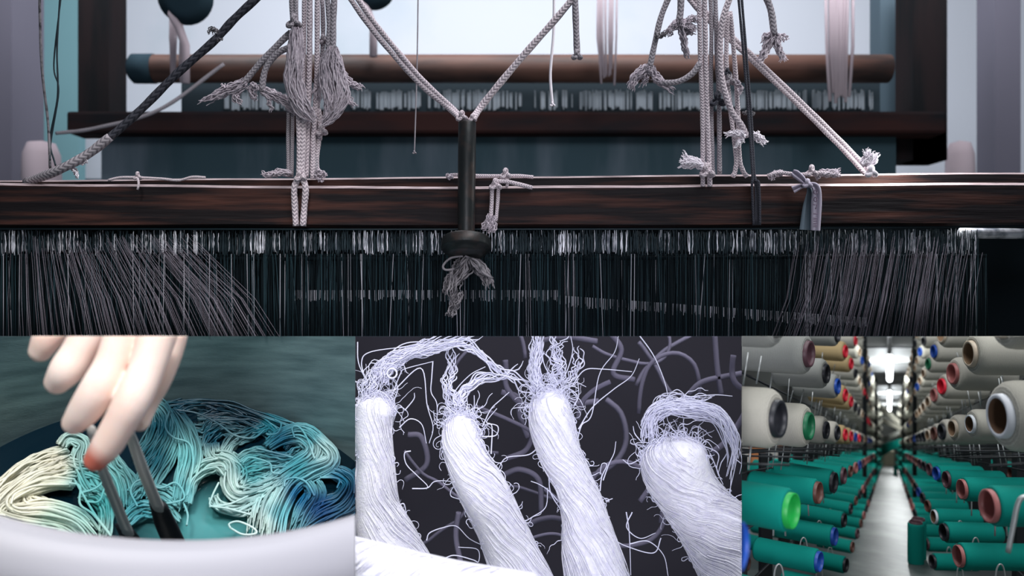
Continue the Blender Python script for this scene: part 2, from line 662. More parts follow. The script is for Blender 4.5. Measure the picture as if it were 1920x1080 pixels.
mb = MB()
for i in range(1250):
    x = -20 + i * 1.5 + rng.uniform(-1, 1)
    if x > 1850:
        continue
    lean = rng.normal(0, 2.5) + (rng.normal(0, 9) if rng.random() < .06 else 0)
    d = rng.choice([0.010, 0.018, 0.026])
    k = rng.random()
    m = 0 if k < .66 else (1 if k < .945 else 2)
    r = rng.uniform(0.35, 0.75) / F * L0 * (1.1 if m == 2 else 1)
    mb.tube([P(x, 476, L0 + d), P(x + lean * .5, 556, L0 + d), P(x + lean, 640, L0 + d)], r, 3, cap=False, m=m)
    if 1100 > i > 380 and k > .35:      # second row of heddle eyes seen behind
        yy = 552 + (10 + 18 * (x - 1050) / 250 if x > 1050 else 0)
        if rng.random() < .75:
            mb.tube([P(x, yy - 8, L0 + .034), P(x, yy + rng.uniform(4, 14), L0 + .034)], rng.uniform(.4, 1.0) / F * L0, 3, cap=False, m=2)
o = mb.build('warp_threads', [M['thread_dark'], M['thread_mid'], M['thread_lit']], None, 'loom')
tag(o, 'curtain of fine dark teal warp threads hanging under the wire heddles', 'threads', kind='stuff')

mb = MB()                                  # slanting threads nearer the camera, greyish sheets left and right
for i in range(170):
    u = rng.random()
    x0 = 30 + 440 * u ** 0.9 + rng.normal(0, 10)
    mb.tube([P(x0 * 0.75 + 10, rng.uniform(440, 480), L0 - 0.01), P(x0 * 1.0, 560, L0 - 0.05), P(x0 * 1.12, 650, L0 - 0.09)], rng.uniform(0.16, .34) / F * L0, 3, cap=False)
for i in range(170):
    u = rng.random()
    x0 = 1815 - 330 * u + rng.normal(0, 12)
    mb.tube([P(x0 + 12, rng.uniform(440, 480), L0 - 0.01), P(x0 - 5, 560, L0 - 0.05), P(x0 - 30 * u - 10, 650, L0 - 0.09)], rng.uniform(0.16, .34) / F * L0, 3, cap=False)
o = mb.build('slanting_warp_threads', M['thread_haze'], None, 'loom')
tag(o, 'greyish fine threads slanting forward at both ends of the loom', 'threads', kind='stuff')
for x, x2, l in ((240, 255, 'pale single thread slanting below the tube weight, left side'), (688, 692, 'bright single warp thread left of the weight'), (1023, 1031, 'bright upright warp thread right of the weight'), (1318, 1290, 'bright thread slanting left under the right cord bundle')):
    pass

# added dark sheet, the shade behind the heddles put into its colour
mb = MB()
mb.hexa([P(-80, 700, .975), P(2000, 700, .975), P(2000, 400, .975), P(-80, 400, .975), P(-80, 700, 1.0), P(2000, 700, 1.0), P(2000, 400, 1.0), P(-80, 400, 1.0)])
o = mb.build('shade_backing', M['black'], None, 'loom', smooth=False)
tag(o, 'near black backing sheet added for the shade behind the warp threads', 'backing')

# --- tube weight with flange
wt = empty('tube_weight', P(876, 450, L0 - .02), 'dark iron tube weight with a round flange hung in front of the bars', 'weight')
mb = MB()
wb = L0 - 0.022
top_, bot_ = P(876, 229, wb), P(874, 455, wb)
ax = (bot_ - top_)
r1 = 16.5 / F * wb
mb.lathe(top_, ax, [(0.0008, r1 * .72), (0, r1 * .8), (0, r1 * .95), (0.001, r1), (ax.length * .3, r1 * 1.02), (ax.length, r1 * .95)], 28)
mb.build('tube', M['iron'], wt)
mb = MB()
axu = (Vector((0, -0.34, -1))).normalized()
c = P(874, 449, wb)
R = 46 / F * wb
mb.lathe(c, axu, [(-0.0005, r1 * .9), (-0.0008, R * .82), (0, R * .97), (0.0015, R), (0.0105, R * 1.02), (0.012, R * .99), (0.0125, R * .86), (0.0165, R * .80), (0.019, R * .62), (0.0195, 0.0001)], 48)
mb.build('flange', M['iron'], wt)
fl = MB()
bundle(fl, [(872, 478, -.02), (868, 500, -.02), (852, 530, -.02), (845, 560, -.02)], [8, 26, 14, 6], 26, 3.4, wav=3, thick=.009, wild=3)
bundle(fl, [(876, 480, -.02), (895, 498, -.02), (912, 518, -.02), (916, 545, -.02)], [6, 14, 10, 9], 18, 3.6, wav=2.5, thick=.008, wild=3)
bundle(fl, [(862, 545, -.02), (855, 565, -.02), (848, 585, -.02), (843, 596, -.02)], [10, 9, 8, 5], 14, 3.2, wav=3, thick=.007, wild=3)
bundle(fl, [(850, 510, -.02), (838, 525, -.02), (833, 555, -.02)], [8, 7, 5], 9, 2.4, wav=2, thick=.006)
fl.tube([P(a, b, L0 - .028) for a, b in cr([(868, 480), (845, 484), (831, 498), (836, 506), (856, 502), (874, 486)], 24)], 0.0013, 6)
fl.tube([P(a, b, L0 - .03) for a, b in cr([(872, 480), (895, 490), (905, 510), (925, 522)], 18)], 0.0013, 6)
fl.build('rag_knot', M['fray_dark'], wt, 'loom')

sl = rope_thing('sling_rope', 'pale doubled rope rising left from the tube weight to the top', 'rope', [([(650, -12), (690, 45), (735, 100), (790, 160), (838, 200), (866, 226, -.02)], 10), ([(664, -12), (700, 40), (742, 92), (792, 150), (845, 200), (872, 226, -.02)], 10)])
knot_part(866, 219, 9, 7, sl, dy=-.024)
sl = rope_thing('sling_rope', 'pale single rope rising right from the tube weight to the top', 'rope', [([(1082, -12), (1040, 38), (985, 100), (930, 165), (900, 203), (883, 228, -.02)], 13)])
knot_part(886, 222, 6, 6, sl, dy=-.024)

# --- diagonal ropes
o = rope_thing('slanting_rope', 'dark grey rope running from top down to the bar at far left', 'rope', [([(494, -15), (440, 35), (400, 78), (330, 140), (270, 200), (215, 250), (165, 288), (110, 318), (50, 342, .03)], 15)], 'cotton_dark')
fray_part([([(408, 62), (398, 55), (392, 66)], [3, 6, 5], 9), ([(405, 75), (418, 70)], [3, 4], 5)], o, 'fray_dark', 'snag', 2)
mb = MB(); cord(mb, [(206, 257, -.004), (165, 289, -.004), (110, 319, -.004), (50, 342, .026)], 17); mb.build('lit_end', M['cotton_dim'], o, 'loom')  # paler lower length: light on the rope put into its colour
fray_part([([(128, 306), (140, 318), (148, 336)], [4, 5, 4], 14), ([(132, 306), (150, 302), (165, 308)], [4, 8, 4], 16)], o, 'fray_white')
o = rope_thing('slanting_rope', 'pale doubled rope running down right from the right cord bundle to the bar', 'rope', [([(1283, -12, .03), (1320, 30, .03), (1388, 93, .03), (1500, 200, .03), (1580, 280, .03), (1622, 326, .03)], 9), ([(1292, -12, .03), (1328, 27, .03), (1396, 90, .03), (1508, 197, .03), (1588, 276, .03), (1632, 322, .03)], 9)], 'cotton')
fray_part([([(1614, 308), (1630, 298), (1638, 280)], [5, 14, 17], 60)], o, 'fray_white', wild=3)
knot_part(1634, 323, 9, 9, o, 'fray_white')

# --- left bundle of cords
def lc(label, strands, m='cotton', group='harness cords of the left bundle'):
    return rope_thing('harness_cord', label, 'cord', strands, m, group)


o = lc('thick grey cord at the left side of left bundle, knotted into a long tassel', [([(546, -12), (548, 30), (550, 60)], 9), ([(555, -12), (555, 30), (556, 60)], 9)], 'cotton_dim')
knot_part(551, 42, 12, 9, o, 'cotton_dim')
fray_part([([(555, 50, -.012), (554, 100, -.014), (550, 150, -.014), (566, 200, -.014), (592, 228, -.012)], [9, 15, 17, 16, 8], 90)], o, name='tassel', wav=3.2, wpx=3.0)
o = lc('grey cord drooping left from the left bundle, frayed end pointing left', [([(546, 60), (520, 85), (485, 122), (455, 158)], 12)], 'cotton_dim')
fray_part([([(462, 152), (435, 166), (405, 178), (372, 196)], [7, 11, 8, 3], 44), ([(455, 160), (442, 180), (455, 196)], [6, 7, 5], 22), ([(465, 160), (475, 178), (480, 190)], [5, 6, 4], 16), ([(430, 165), (412, 158)], [3, 2], 4)], o, wild=4)
o = lc('grey cord hooking down left of the left bundle, its frayed end trailing right', [([(545, 88), (520, 100), (500, 125), (493, 150), (492, 172)], 12)], 'cotton_dim')
fray_part([([(490, 168), (515, 178), (540, 192), (562, 214)], [8, 9, 9, 5], 36), ([(500, 176), (506, 195), (512, 210)], [4, 4, 3], 8), ([(485, 170), (475, 160), (468, 168)], [5, 5, 4], 12)], o, wild=3)
o = lc('slim pale cord left of centre in the left bundle', [([(571, -12, .004), (569, 120, .004), (566, 250), (563, 330)], 9)])
o = lc('pale braided cord at the centre of left bundle', [([(581, -12), (580, 120), (577, 240), (574, 332)], 11)])
o = lc('pale cord right of centre in the left bundle', [([(595, -12), (594, 150), (588, 250), (586, 335)], 10)])
o = lc('thin grey cord behind the right side of the left bundle', [([(604, -12, .012), (606, 60, .012), (603, 120, .012), (596, 200, .01), (592, 330)], 9)], 'cotton_dim')
knot_part(606, 75, 8, 7, o, 'cotton_dim', .01)
o = lc('pair of grey cords at the right of left bundle ending in a wide tassel', [([(613, -12), (617, 40), (615, 95)], 10), ([(627, -12), (625, 40), (624, 95)], 12)], 'cotton_dim')
fray_part([([(622, 86, -.012), (622, 130, -.012), (630, 180, -.014), (620, 215, -.012), (600, 236, -.012)], [9, 24, 27, 14, 4], 95), ([(640, 120), (652, 150), (668, 160), (685, 168)], [4, 8, 5, 5], 12), ([(640, 180), (655, 190), (668, 208)], [5, 7, 8], 12), ([(612, 95), (600, 150), (590, 195)], [5, 8, 6], 26)], o, name='tassel', wav=4, wpx=2.6, wild=2)
o = lc('dark doubled cord at the far left below the tassels of the left bundle', [([(541, 205, .006), (540, 260, .006), (541, 332, .006)], 7), ([(549, 200, .006), (547, 332, .006)], 7)], 'cotton_dim')
fray_part([([(548, 326), (525, 324), (506, 328), (488, 325)], [4, 7, 5, 6], 34)], o, wild=2)
o = lc('thick braided loop from the left bundle tied over the front bar', [([(561, 215, -.006), (562, 300, -.008), (560, 332, -.01), (552, 352, -.012), (553, 385, -.008), (555, 424, -.006)], 12), ([(570, 215, -.006), (567, 300, -.008), (567, 330, -.01), (573, 352, -.012), (571, 385, -.008), (568, 424, -.006)], 12)])
knot_part(563, 331, 9, 8, o, dy=-.014)
o = lc('short pale cord with a knot at right edge of left bundle', [([(597, 205, .003), (601, 240, .003), (599, 262, .003)], 10), ([(598, 262, .003), (594, 300, .003), (596, 332, .003)], 9)])
knot_part(603, 245, 9, 8, o, dy=-.002)
fray_part([([(590, 322), (602, 330), (610, 336)], [6, 10, 8], 26)], o)

# --- right bundle
def rc(label, strands, m='cotton', group='harness cords of the right bundle'):
    return rope_thing('harness_cord', label, 'cord', strands, m, group)


o = rc('leftmost pale cord of the right bundle looped round the rear bar', [([(1311, -12), (1313, 100), (1317, 200), (1318, 290), (1318, 350)], 9)])
fray_part([([(1328, 318), (1308, 306), (1290, 304), (1274, 300)], [7, 8, 12, 18], 64)], o, 'fray_white', wild=4, label='white bushy frayed end')
o = rc('second cord from the left in the right bundle, looped round rear bar', [([(1321, -12), (1324, 150), (1327, 250), (1331, 350)], 10)])
knot_part(1326, 322, 12, 9, o)
o = rc('third cord from the left in right bundle, grey', [([(1332, -12, .008), (1334, 60, .008), (1333, 150, .008), (1336, 300, .008), (1338, 330, .008)], 8)], 'cotton_dim')
o = rc('pale fourth cord from the left in right bundle with a dark knot', [([(1341, -12, .006), (1344, 100, .006), (1348, 180, .006), (1349, 326, .006)], 9)], 'cotton_dim')
knot_part(1346, 188, 13, 8, o, 'cotton_dark', .0)
o = rc('thick cord swinging in a curve across the right bundle to a tuft', [([(1372, -14, -.006), (1356, 35, -.006), (1350, 90, -.006), (1354, 150, -.008), (1370, 205, -.01), (1392, 238, -.01), (1400, 258, -.01)], 12)])
fray_part([([(1398, 255, -.012), (1380, 250, -.012), (1356, 253, -.012)], [5, 6, 3], 20), ([(1396, 262, -.012), (1385, 268, -.012), (1375, 280, -.012)], [4, 5, 3], 12)], o, 'fray_white', wild=2)
fray_part([([(1402, 250), (1420, 258), (1437, 272)], [5, 7, 5], 22), ([(1415, 255), (1424, 246)], [3, 2], 4)], o, 'fray_white', wild=2)
o = rc('twisted cord with knots right of the curving cord, left one of the two', [([(1364, 25, .008), (1362, 120, .008), (1369, 200, .008), (1380, 290, .004), (1379, 318, .004), (1374, 332, .004)], 9)])
knot_part(1367, 150, 11, 8, o, 'cotton_dim', .002)
knot_part(1364, 135, 6, 5, o, 'cotton_dark', .0)
o = rc('twisted cord right of the curving cord, right one of the two', [([(1369, 22, .01), (1377, 110, .01), (1383, 200, .008), (1386, 290, .004), (1392, 318, .004), (1401, 332, .004)], 9)])
fray_part([([(1380, 150), (1388, 165), (1384, 180)], [3, 5, 3], 10)], o)
o = rc('thin dark doubled cord passing over both bars at right bundle', [([(1384, -12, -.012), (1394, 100, -.012), (1404, 220, -.012), (1411, 330, -.014), (1410, 345, -.014), (1413, 422, -.006)], 5), ([(1390, -12, -.01), (1400, 110, -.01), (1409, 225, -.01), (1415, 330, -.012), (1423, 346, -.014), (1425, 422, -.006)], 5), ([(1412, 325, -.008), (1416, 350, -.01), (1417, 422, -.004)], 4), ([(1414, 325, -.008), (1419, 350, -.01), (1421, 422, -.004)], 4)], 'cotton_dark')
fray_part([([(1402, 210), (1390, 214)], [3, 2], 4), ([(1408, 210), (1416, 214)], [3, 3], 5)], o, 'fray_dark')

# --- loose cords hanging near the right bundle
def hang(label, strands, m='cotton_dim'):
    return rope_thing('hanging_cord', label, 'cord', strands, m, 'loose hanging cords')


o = hang('thick grey cord hanging left of right bundle with drooping frayed tuft', [([(1257, -12), (1240, 30), (1228, 80), (1218, 128)], 11)])
fray_part([([(1220, 124), (1202, 135), (1188, 150), (1182, 172)], [8, 9, 7, 5], 32), ([(1220, 124), (1226, 140), (1245, 158), (1266, 174)], [7, 8, 7, 4], 30), ([(1215, 126), (1210, 145), (1205, 165)], [8, 7, 5], 14)], o, wild=3)
fray_part([([(1228, 68, -.004), (1240, 68, -.004), (1252, 60, -.004)], [4, 5, 3], 16)], o, 'fray_dark', 'snag')
o = hang('curved grey cord end reaching left from the right bundle below', [([(1312, 118, -.004), (1298, 138, -.004), (1272, 153, -.004), (1240, 156, -.004)], 11)])
fray_part([([(1246, 156), (1232, 150), (1222, 142)], [5, 6, 4], 14)], o)
o = hang('grey cord hanging beside the top of the right bundle with ragged tuft', [([(1277, -12), (1276, 20), (1273, 42)], 13)])
fray_part([([(1274, 38), (1260, 52), (1248, 68)], [6, 7, 5], 18), ([(1275, 38), (1290, 52), (1308, 58)], [7, 11, 8], 30), ([(1276, 40), (1282, 70), (1286, 95), (1290, 112)], [9, 6, 5, 3], 28), ([(1285, 45), (1300, 34), (1310, 45)], [5, 6, 4], 12)], o, wild=3)
o = hang('grey cord hanging right of right bundle ending in two frayed legs', [([(1434, -12), (1446, 22), (1452, 68)], 13)])
fray_part([([(1452, 62), (1438, 85), (1430, 105), (1422, 120)], [8, 9, 6, 4], 30), ([(1454, 64), (1458, 88), (1466, 104), (1472, 118)], [8, 6, 4, 5], 24), ([(1456, 68), (1470, 70), (1478, 76)], [4, 5, 4], 8), ([(1448, 64), (1436, 68), (1430, 82)], [5, 6, 4], 12)], o, wild=3)
o = hang('short dark cord stub dangling under the right sling rope', [([(1078, -12), (1080, 50), (1082, 100)], 12)])
knot_part(1082, 104, 8, 8, o, 'cotton_dim')
o = hang('thin white cord hanging right of the tube weight behind', [([(1039, -12, .12), (1038, 60, .12), (1032, 140, .12), (1036, 196, .12)], 6)], 'fray_white')
knot_part(1036, 196, 4, 4, o, 'fray_white', .12)
o = hang('very thin grey thread hanging left of the tube weight', [([(784, -12, .15), (782, 120, .15), (777, 286, .15)], 3)])
knot_part(777, 286, 3, 3, o, 'cotton_dim', .15)
o = hang('beige thread hanging at far left of the loom', [([(74, -12, .1), (78, 120, .1), (90, 230, .1), (94, 315, .08)], 5)], 'fray_dark')
o = hang('dark blue doubled thread hanging at far left next to the beige one', [([(113, -12, .1), (107, 90, .1), (108, 180, .1), (94, 262, .1), (104, 310, .08)], 3.5), ([(115, -12, .1), (101, 120, .1), (110, 170, .1), (96, 262, .1), (94, 300, .08)], 3)], 'steel_dark')

# --- cords lying on the bars
def lie(label, strands, m='cotton'):
    return rope_thing('bar_tie', label, 'cord', strands, m, 'cords tied along the bars')


o = lie('thin knotted cord lying along the left part of the rear bar', [([(203, 338, -.004), (225, 333, -.004), (258, 333, -.004), (300, 335, -.004), (335, 338, -.004), (360, 332, -.004), (385, 333, -.004)], 5)])
knot_part(258, 331, 7, 5, o)
mb = MB()
cord(mb, [(258, 334, -.014), (260, 344, -.016), (258, 356, -.016)], 4)
mb.build('tail', M['cotton'], o, 'loom')
o = lie('pale cord lying behind the tube weight and knotted beside it', [([(836, 331, .01), (855, 328, .01), (900, 330, .01), (945, 330, .01), (975, 330, .01), (1000, 332, .01)], 7), ([(945, 330, .006), (952, 340, .004), (950, 350, .0)], 6)])
knot_part(948, 327, 9, 7, o)
fray_part([([(850, 330), (836, 331)], [4, 5], 10)], o)
o = lie('pale cord tied at the front bar right of the weight, tail dangling frayed', [([(998, 352, -.004), (970, 345, -.008), (945, 340, -.01), (925, 345, -.012), (922, 380, -.008), (920, 412, -.008)], 8), ([(935, 346, -.01), (933, 380, -.006), (930, 415, -.006)], 7)])
knot_part(929, 347, 10, 7, o, dy=-.012)
fray_part([([(920, 402, -.008), (912, 420, -.008), (903, 434, -.008)], [4, 6, 5], 16), ([(924, 404, -.008), (924, 425, -.008), (922, 440, -.008)], [6, 8, 8], 24)], o)
o = lie('twisted cord lying along the rear bar at right with frayed ends', [([(1440, 330, -.004), (1462, 324, -.004), (1500, 328, -.004), (1530, 324, -.004), (1560, 327, -.004)], 8)])
knot_part(1522, 322, 10, 7, o)
fray_part([([(1468, 324), (1452, 326), (1444, 338)], [5, 5, 4], 18), ([(1536, 324), (1560, 325), (1578, 324)], [7, 7, 8], 34), ([(1530, 326), (1536, 338)], [4, 3], 6)], o, wild=2)

M['ribbon'] = mat('printed_ribbon', (176, 168, 184), 0.7, spec=0.2)
M['ribbon_dark'] = mat('ribbon_shade', (100, 114, 124), 0.7, spec=0.2)
M['print'] = mat('ribbon_print', (104, 84, 104), 0.8)


def strip(mb, path, half, m=0, fold=0.003, thickness=.0005):
    s = cr([(p[0], p[1], p[2]) for p in path], 20)
    W = np.interp(np.linspace(0, 1, 20), np.linspace(0, 1, len(half)), half)
    T = np.gradient(s[:, :2], axis=0)
    T /= np.linalg.norm(T, axis=1, keepdims=True)
    g = []
    for i in range(20):
        for j in range(7):
            u = j / 3.0 - 1
            g.append(P(s[i, 0] - T[i, 1] * u * W[i], s[i, 1] + T[i, 0] * u * W[i], L0 + s[i, 2] + fold * math.cos(u * 5)))
    b = mb.addv([tuple(p) for p in g])
    b2 = mb.addv([tuple(p + Vector((0, thickness, 0))) for p in g])
    for i in range(19):
        for j in range(6):
            f = [i * 7 + j, i * 7 + j + 1, (i + 1) * 7 + j + 1, (i + 1) * 7 + j]
            mb.ngon([b + x for x in f], m)
            mb.ngon([b2 + x for x in f[::-1]], m)


rb = empty('ribbon', P(1515, 345, L0 - .02), 'grey printed fabric ribbon tied in a knot on the bars at right', 'ribbon')
mb = MB()
strip(mb, [(1516, 345, -.022), (1530, 352, -.024), (1531, 380, -.022), (1529, 432, -.02)], [4, 8, 10, 9])
mb.build('front_tail', M['ribbon'], rb, 'loom')
mb = MB()
strip(mb, [(1514, 346, -.016), (1518, 360, -.014), (1515, 390, -.014), (1513, 431, -.014)], [3, 5, 10, 14])
mb.build('rear_tail', M['ribbon_dark'], rb, 'loom')
mb = MB()
strip(mb, [(1514, 346, -.02), (1503, 335, -.02), (1492, 326, -.02), (1486, 322, -.018)], [3, 7, 8, 5])
mb.build('loop', M['ribbon'], rb, 'loom')
mb = MB()
strip(mb, [(1514, 346, -.02), (1500, 350, -.02), (1487, 356, -.02)], [3, 5, 7])
mb.build('short_tail', M['ribbon'], rb, 'loom')
knot_part(1514, 345, 7, 7, rb, 'ribbon', -.026)
mb = MB()
for cy, ch in ((360, 'O'), (374, 'O'), (388, '7'), (401, '1'), (412, 'E'), (422, 'E')):
    d = -.0275
    if ch == 'O':
        t = np.linspace(0, 2 * PI, 14)
        mb.tube([P(1529 + 3 * math.cos(a), cy + 4 * math.sin(a), L0 + d) for a in t], .00045, 4)
    elif ch == '7':
        mb.tube([P(a, b, L0 + d) for a, b in ((1525, cy - 4), (1532, cy - 4), (1529, cy + 4))], .00045, 4)
    elif ch == '1':
        mb.tube([P(a, b, L0 + d) for a, b in ((1525, cy), (1529, cy), (1533, cy))], .00045, 4)
    else:
        for dy in (-3, 0, 3):
            mb.tube([P(a, b, L0 + d) for a, b in ((1525, cy + dy), (1532, cy + dy))], .0004, 4)
mb.build('printed_marks', M['print'], rb)

# --- the hall behind the loom
M['wall_blue'] = mat('pale_blue_wall', (214, 219, 230), 0.9, spec=0.1, var=(0.9, (176, 196, 206), 0.5, 0.8))
M['wall_teal'] = mat('teal_wall', (118, 158, 166), 0.9, spec=0.1)
M['post'] = mat('dark_brown_post', (30, 24, 26), 0.8, spec=.1, var=(3, (18, 19, 22), 0.4, 0.6), stretch=(6, 6, 1))
M['post_grey'] = mat('mauve_grey_pillar', (94, 92, 106), 0.8)
M['post_teal'] = mat('dark_teal_post', (58, 76, 88), 0.7)
M['beam2'] = mat('brown_beam', (98, 66, 56), 0.6, var=(2.5, (52, 38, 36), 0.42, 0.62), stretch=(1, 4, 5))
M['beam2b'] = mat('dark_brown_beam', (44, 25, 24), 0.8, spec=.1, var=(2, (20, 20, 24), 0.42, 0.62), stretch=(1, 4, 5))
M['warp2'] = mat('distant_warp', (46, 70, 80), 0.85, var=(2.2, (92, 104, 116), 0.45, 0.7), stretch=(3, 1, .5))
M['warp2d'] = mat('distant_warp_dark', (26, 44, 54), 0.85)
M['heddle2'] = mat('distant_heddles', (206, 216, 226), 0.6)
M['pink'] = mat('distant_pale_cord', (184, 168, 176), 0.9)
M['blackish'] = mat('blackened_wood', (42, 60, 70), 0.8, spec=.1)


def slab(mb, x0, y0, x1, y1, d, th, m=0):
    mb.hexa([P(x0, y1, d), P(x1, y1, d), P(x1, y0, d), P(x0, y0, d)] + [p + Vector((0, th, 0)) for p in (P(x0, y1, d), P(x1, y1, d), P(x1, y0, d), P(x0, y0, d))], m)


def structure(name, mb, m, clip='loom', **kw):
    o = mb.build(name, m, None, clip, smooth=False, **kw)
    o['kind'] = 'structure'
    return o


mb = MB(); slab(mb, -200, -120, 2120, 700, 4.6, .08); structure('wall_back', mb, M['wall_blue'])
mb = MB(); slab(mb, 22, -90, 148, 640, 3.9, .06); structure('trim_1', mb, M['wall_teal'])
mb = MB(); slab(mb, -80, -80, 22, 640, 2.9, .2); structure('wall_left', mb, M['post_grey'])
mb = MB(); slab(mb, 1866, -80, 1914, 640, 3.0, .12); structure('trim_2', mb, M['post_grey'])
mb = MB(); slab(mb, -200, 335, 2120, 700, 4.4, .1); structure('trim_3', mb, M['post_teal'])
B = 2.5
l2 = empty('rear_loom', P(960, 300, B), 'out of focus second loom with brown beams standing in the hall behind', 'loom')
mb = MB(); slab(mb, 146, -60, 204, 225, B + .1, .12); mb.build('post', M['post'], l2, 'loom', smooth=False)
mb = MB(); slab(mb, 1712, -60, 1776, 300, B + .1, .12); mb.build('post', M['post'], l2, 'loom', smooth=False)
mb = MB(); slab(mb, 1650, -60, 1690, 215, B + .3, .08); mb.build('post', M['post_teal'], l2, 'loom', smooth=False)
mb = MB()
r_ = 26 / F * B
mb.lathe(P(250, 129, B), (1, 0, 0), [(0, .001), (0, r_ * .5), (.02, r_ * .8), (.05, r_), (2.36, r_), (2.37, .001)], 20, ref=(0, 1, 0))
mb.build('upper_beam', M['beam2'], l2, 'loom')
mb = MB()
mb.lathe(P(245, 129, B), (1, 0, 0), [(0, .001), (0, r_ * .8), (.01, r_ * 1.05), (.075, r_ * 1.06), (.08, .001)], 20, ref=(0, 1, 0))
mb.build('beam_end_cap', M['blackish'], l2, 'loom')
mb = MB(); slab(mb, 124, 208, 1776, 250, B, .1); mb.build('lower_beam', M['beam2b'], l2, 'loom', smooth=False, bevel=.01)
mb = MB(); slab(mb, 1670, 236, 1776, 300, B + .1, .1); mb.build('foot', M['post'], l2, 'loom', smooth=False)
mb = MB(); slab(mb, 340, 148, 1650, 212, B + .08, .02); mb.build('heddle_backing', M['warp2d'], l2, 'loom', smooth=False)
mb = MB()
for i in range(420):
    x = rng.uniform(420, 1640)
    if rng.random() < .5 and 960 < x < 1010:
        continue
    rr = rng.uniform(1.0, 3.2) / F * B
    mb.tube([P(x, 172 + rng.uniform(-4, 4), B + .06), P(x, 203 + rng.uniform(-4, 4), B + .06)], rr, 5, cap=False)
o = mb.build('heddles', M['heddle2'], l2, 'loom'); o['kind'] = 'stuff'
mb = MB(); slab(mb, 190, 246, 1680, 430, B + .06, .03); mb.build('warp_sheet', M['warp2'], l2, 'loom', smooth=False)
# blurred things above
def blob(name, label, cat, cx, cy, r, d, m, up=(-60)):
    t = empty(name, P(cx, cy, d), label, cat, 'hanging pulleys of the rear loom')
    mb = MB(); R = r / F * d
    mb.lathe(P(cx, cy, d) - Vector((0, .02, 0)), (0, 1, 0.1), [(0, .0001), (0, R * .55), (.008, R), (.016, R * .8), (.024, R * .8), (.032, R), (.04, R * .55), (.04, .0001)], 26, ref=(0, 0, 1))
    mb.build('wheel', m, t, 'loom')
    mb = MB()
    mb.tube([P(cx - r * .7, cy + r * .3, d), P(cx - r * .25, cy + r * 1.1, d), P(cx, cy + r * 1.8, d), P(cx, cy + r * 3.2, d)], .012, 8)
    mb.build('hanging_cord', M['pink'], t, 'loom')
    return t


blob('pulley', 'large dark round pulley hanging blurred near the top at left', 'pulley', 348, -4, 50, 2.2, M['blackish'])
blob('pulley', 'dark pulley cut off by the top edge between bundle and weight', 'pulley', 700, -22, 40, 2.4, M['blackish'])
# blob('pulley', 'small dark pulley just visible at top, middle of the hall', 'pulley', 945, -14, 34, 2.6, M['post_teal'])
for (x, w_, y1, lab) in ((1575, 34, 175, 'wide pale pinkish cord bundle hanging blurred at the right behind'), (1140, 22, 140, 'pale blurred cord bundle hanging behind the sling ropes'), (330, 14, 140, 'thin pale blurred cord bundle beneath the big pulley')):
    mb = MB()
    for j in range(16):
        xx = x + rng.uniform(-w_, w_) * .9
        mb.tube([P(xx, -40, 2.3), P(xx + rng.uniform(-4, 4), y1 * .5, 2.3), P(x + (xx - x) * .7, y1 + rng.uniform(-20, 20), 2.3)], w_ * .09 / F * 2.3, 7)
    tag(mb.build('distant_cord_bundle', M['pink'], None, 'loom'), lab, 'cords', 'blurred cord bundles behind')
for (x, y, s, lab) in ((78, 300, 34, 'blurred pale cloth bale at the lower left behind the bars'), (1800, 300, 26, 'blurred pale cloth bale at the lower right behind the bars')):
    mb = MB()
    mb.lathe(P(x, y + 60, 2.8), (0, 0, 1), [(0, s * .9 / F * 2.8), (.05, s / F * 2.8), (.13, s * .95 / F * 2.8), (.17, s * .7 / F * 2.8), (.18, .001)], 20, ref=(0, 1, 0))
    tag(mb.build('cloth_bale', M['pink'], None, 'loom'), lab, 'bale', 'cloth bales')
o = rope_thing('distant_rope', 'blurred grey rope sagging from left side to the rear loom', 'rope', [([(105, 250, .9), (180, 240, .9), (300, 205, .9), (420, 120, .9)], 14)], 'cotton_dim')

# ================================================================== 2. THE DYE POT
e_ = math.radians(50)
vdir = P(335, 1018, 1).normalized()
PD = 0.85
PC = vdir * PD
rX = (Vector((1, 0, 0)) - vdir * vdir.x).normalized()
wU = rX.cross(vdir).normalized()
U = (vdir * -math.sin(e_) + wU * math.cos(e_)).normalized()
Fd = (vdir * math.cos(e_) + wU * math.sin(e_)).normalized()
PR = 0.28 * PD
RIMH = 0.334 * PD


LEV = -0.034                                  # liquid level below the reference ring


def W(px, py, h=0.0):
    d = Vector(((px - 960) / F, 1, (540 - py) / F))
    t = (PC + U * (h + LEV)).dot(U) / d.dot(U)
    return d * t


M['pot_in'] = mat('brushed_steel_inside', (122, 146, 148), 0.42, 0.35, var=(14, (88, 110, 114), 0.35, 0.7), bump=(160, 0.3, 0.0008), stretch=(1, 1, 7))
M['pot_out'] = mat('pot_rim_steel', (176, 175, 182), 0.5, 0.1, spec=.3)
M['water'] = mat('teal_dye_bath', (44, 112, 120), 0.14, 0.0, 0.5, tint=True, bump=(26, 0.12, 0.002))
M['skin'] = mat('skin', (244, 214, 200), 0.6, spec=0.3, var=(28, (250, 228, 218), 0.4, 0.65))
M['skin'].node_tree.nodes['Principled BSDF'].inputs['Subsurface Weight'].default_value = 0.15
M['skin'].node_tree.nodes['Principled BSDF'].inputs['Subsurface Scale'].default_value = 0.01
M['skin_red'] = mat('skin_fingertip', (206, 110, 92), 0.5, spec=0.4)
M['nail'] = mat('fingernail', (240, 206, 200), 0.3)
M['tongs'] = mat('tong_steel', (206, 202, 196), 0.4, 0.05)
M['tip'] = mat('black_silicone', (14, 18, 26), 0.6)

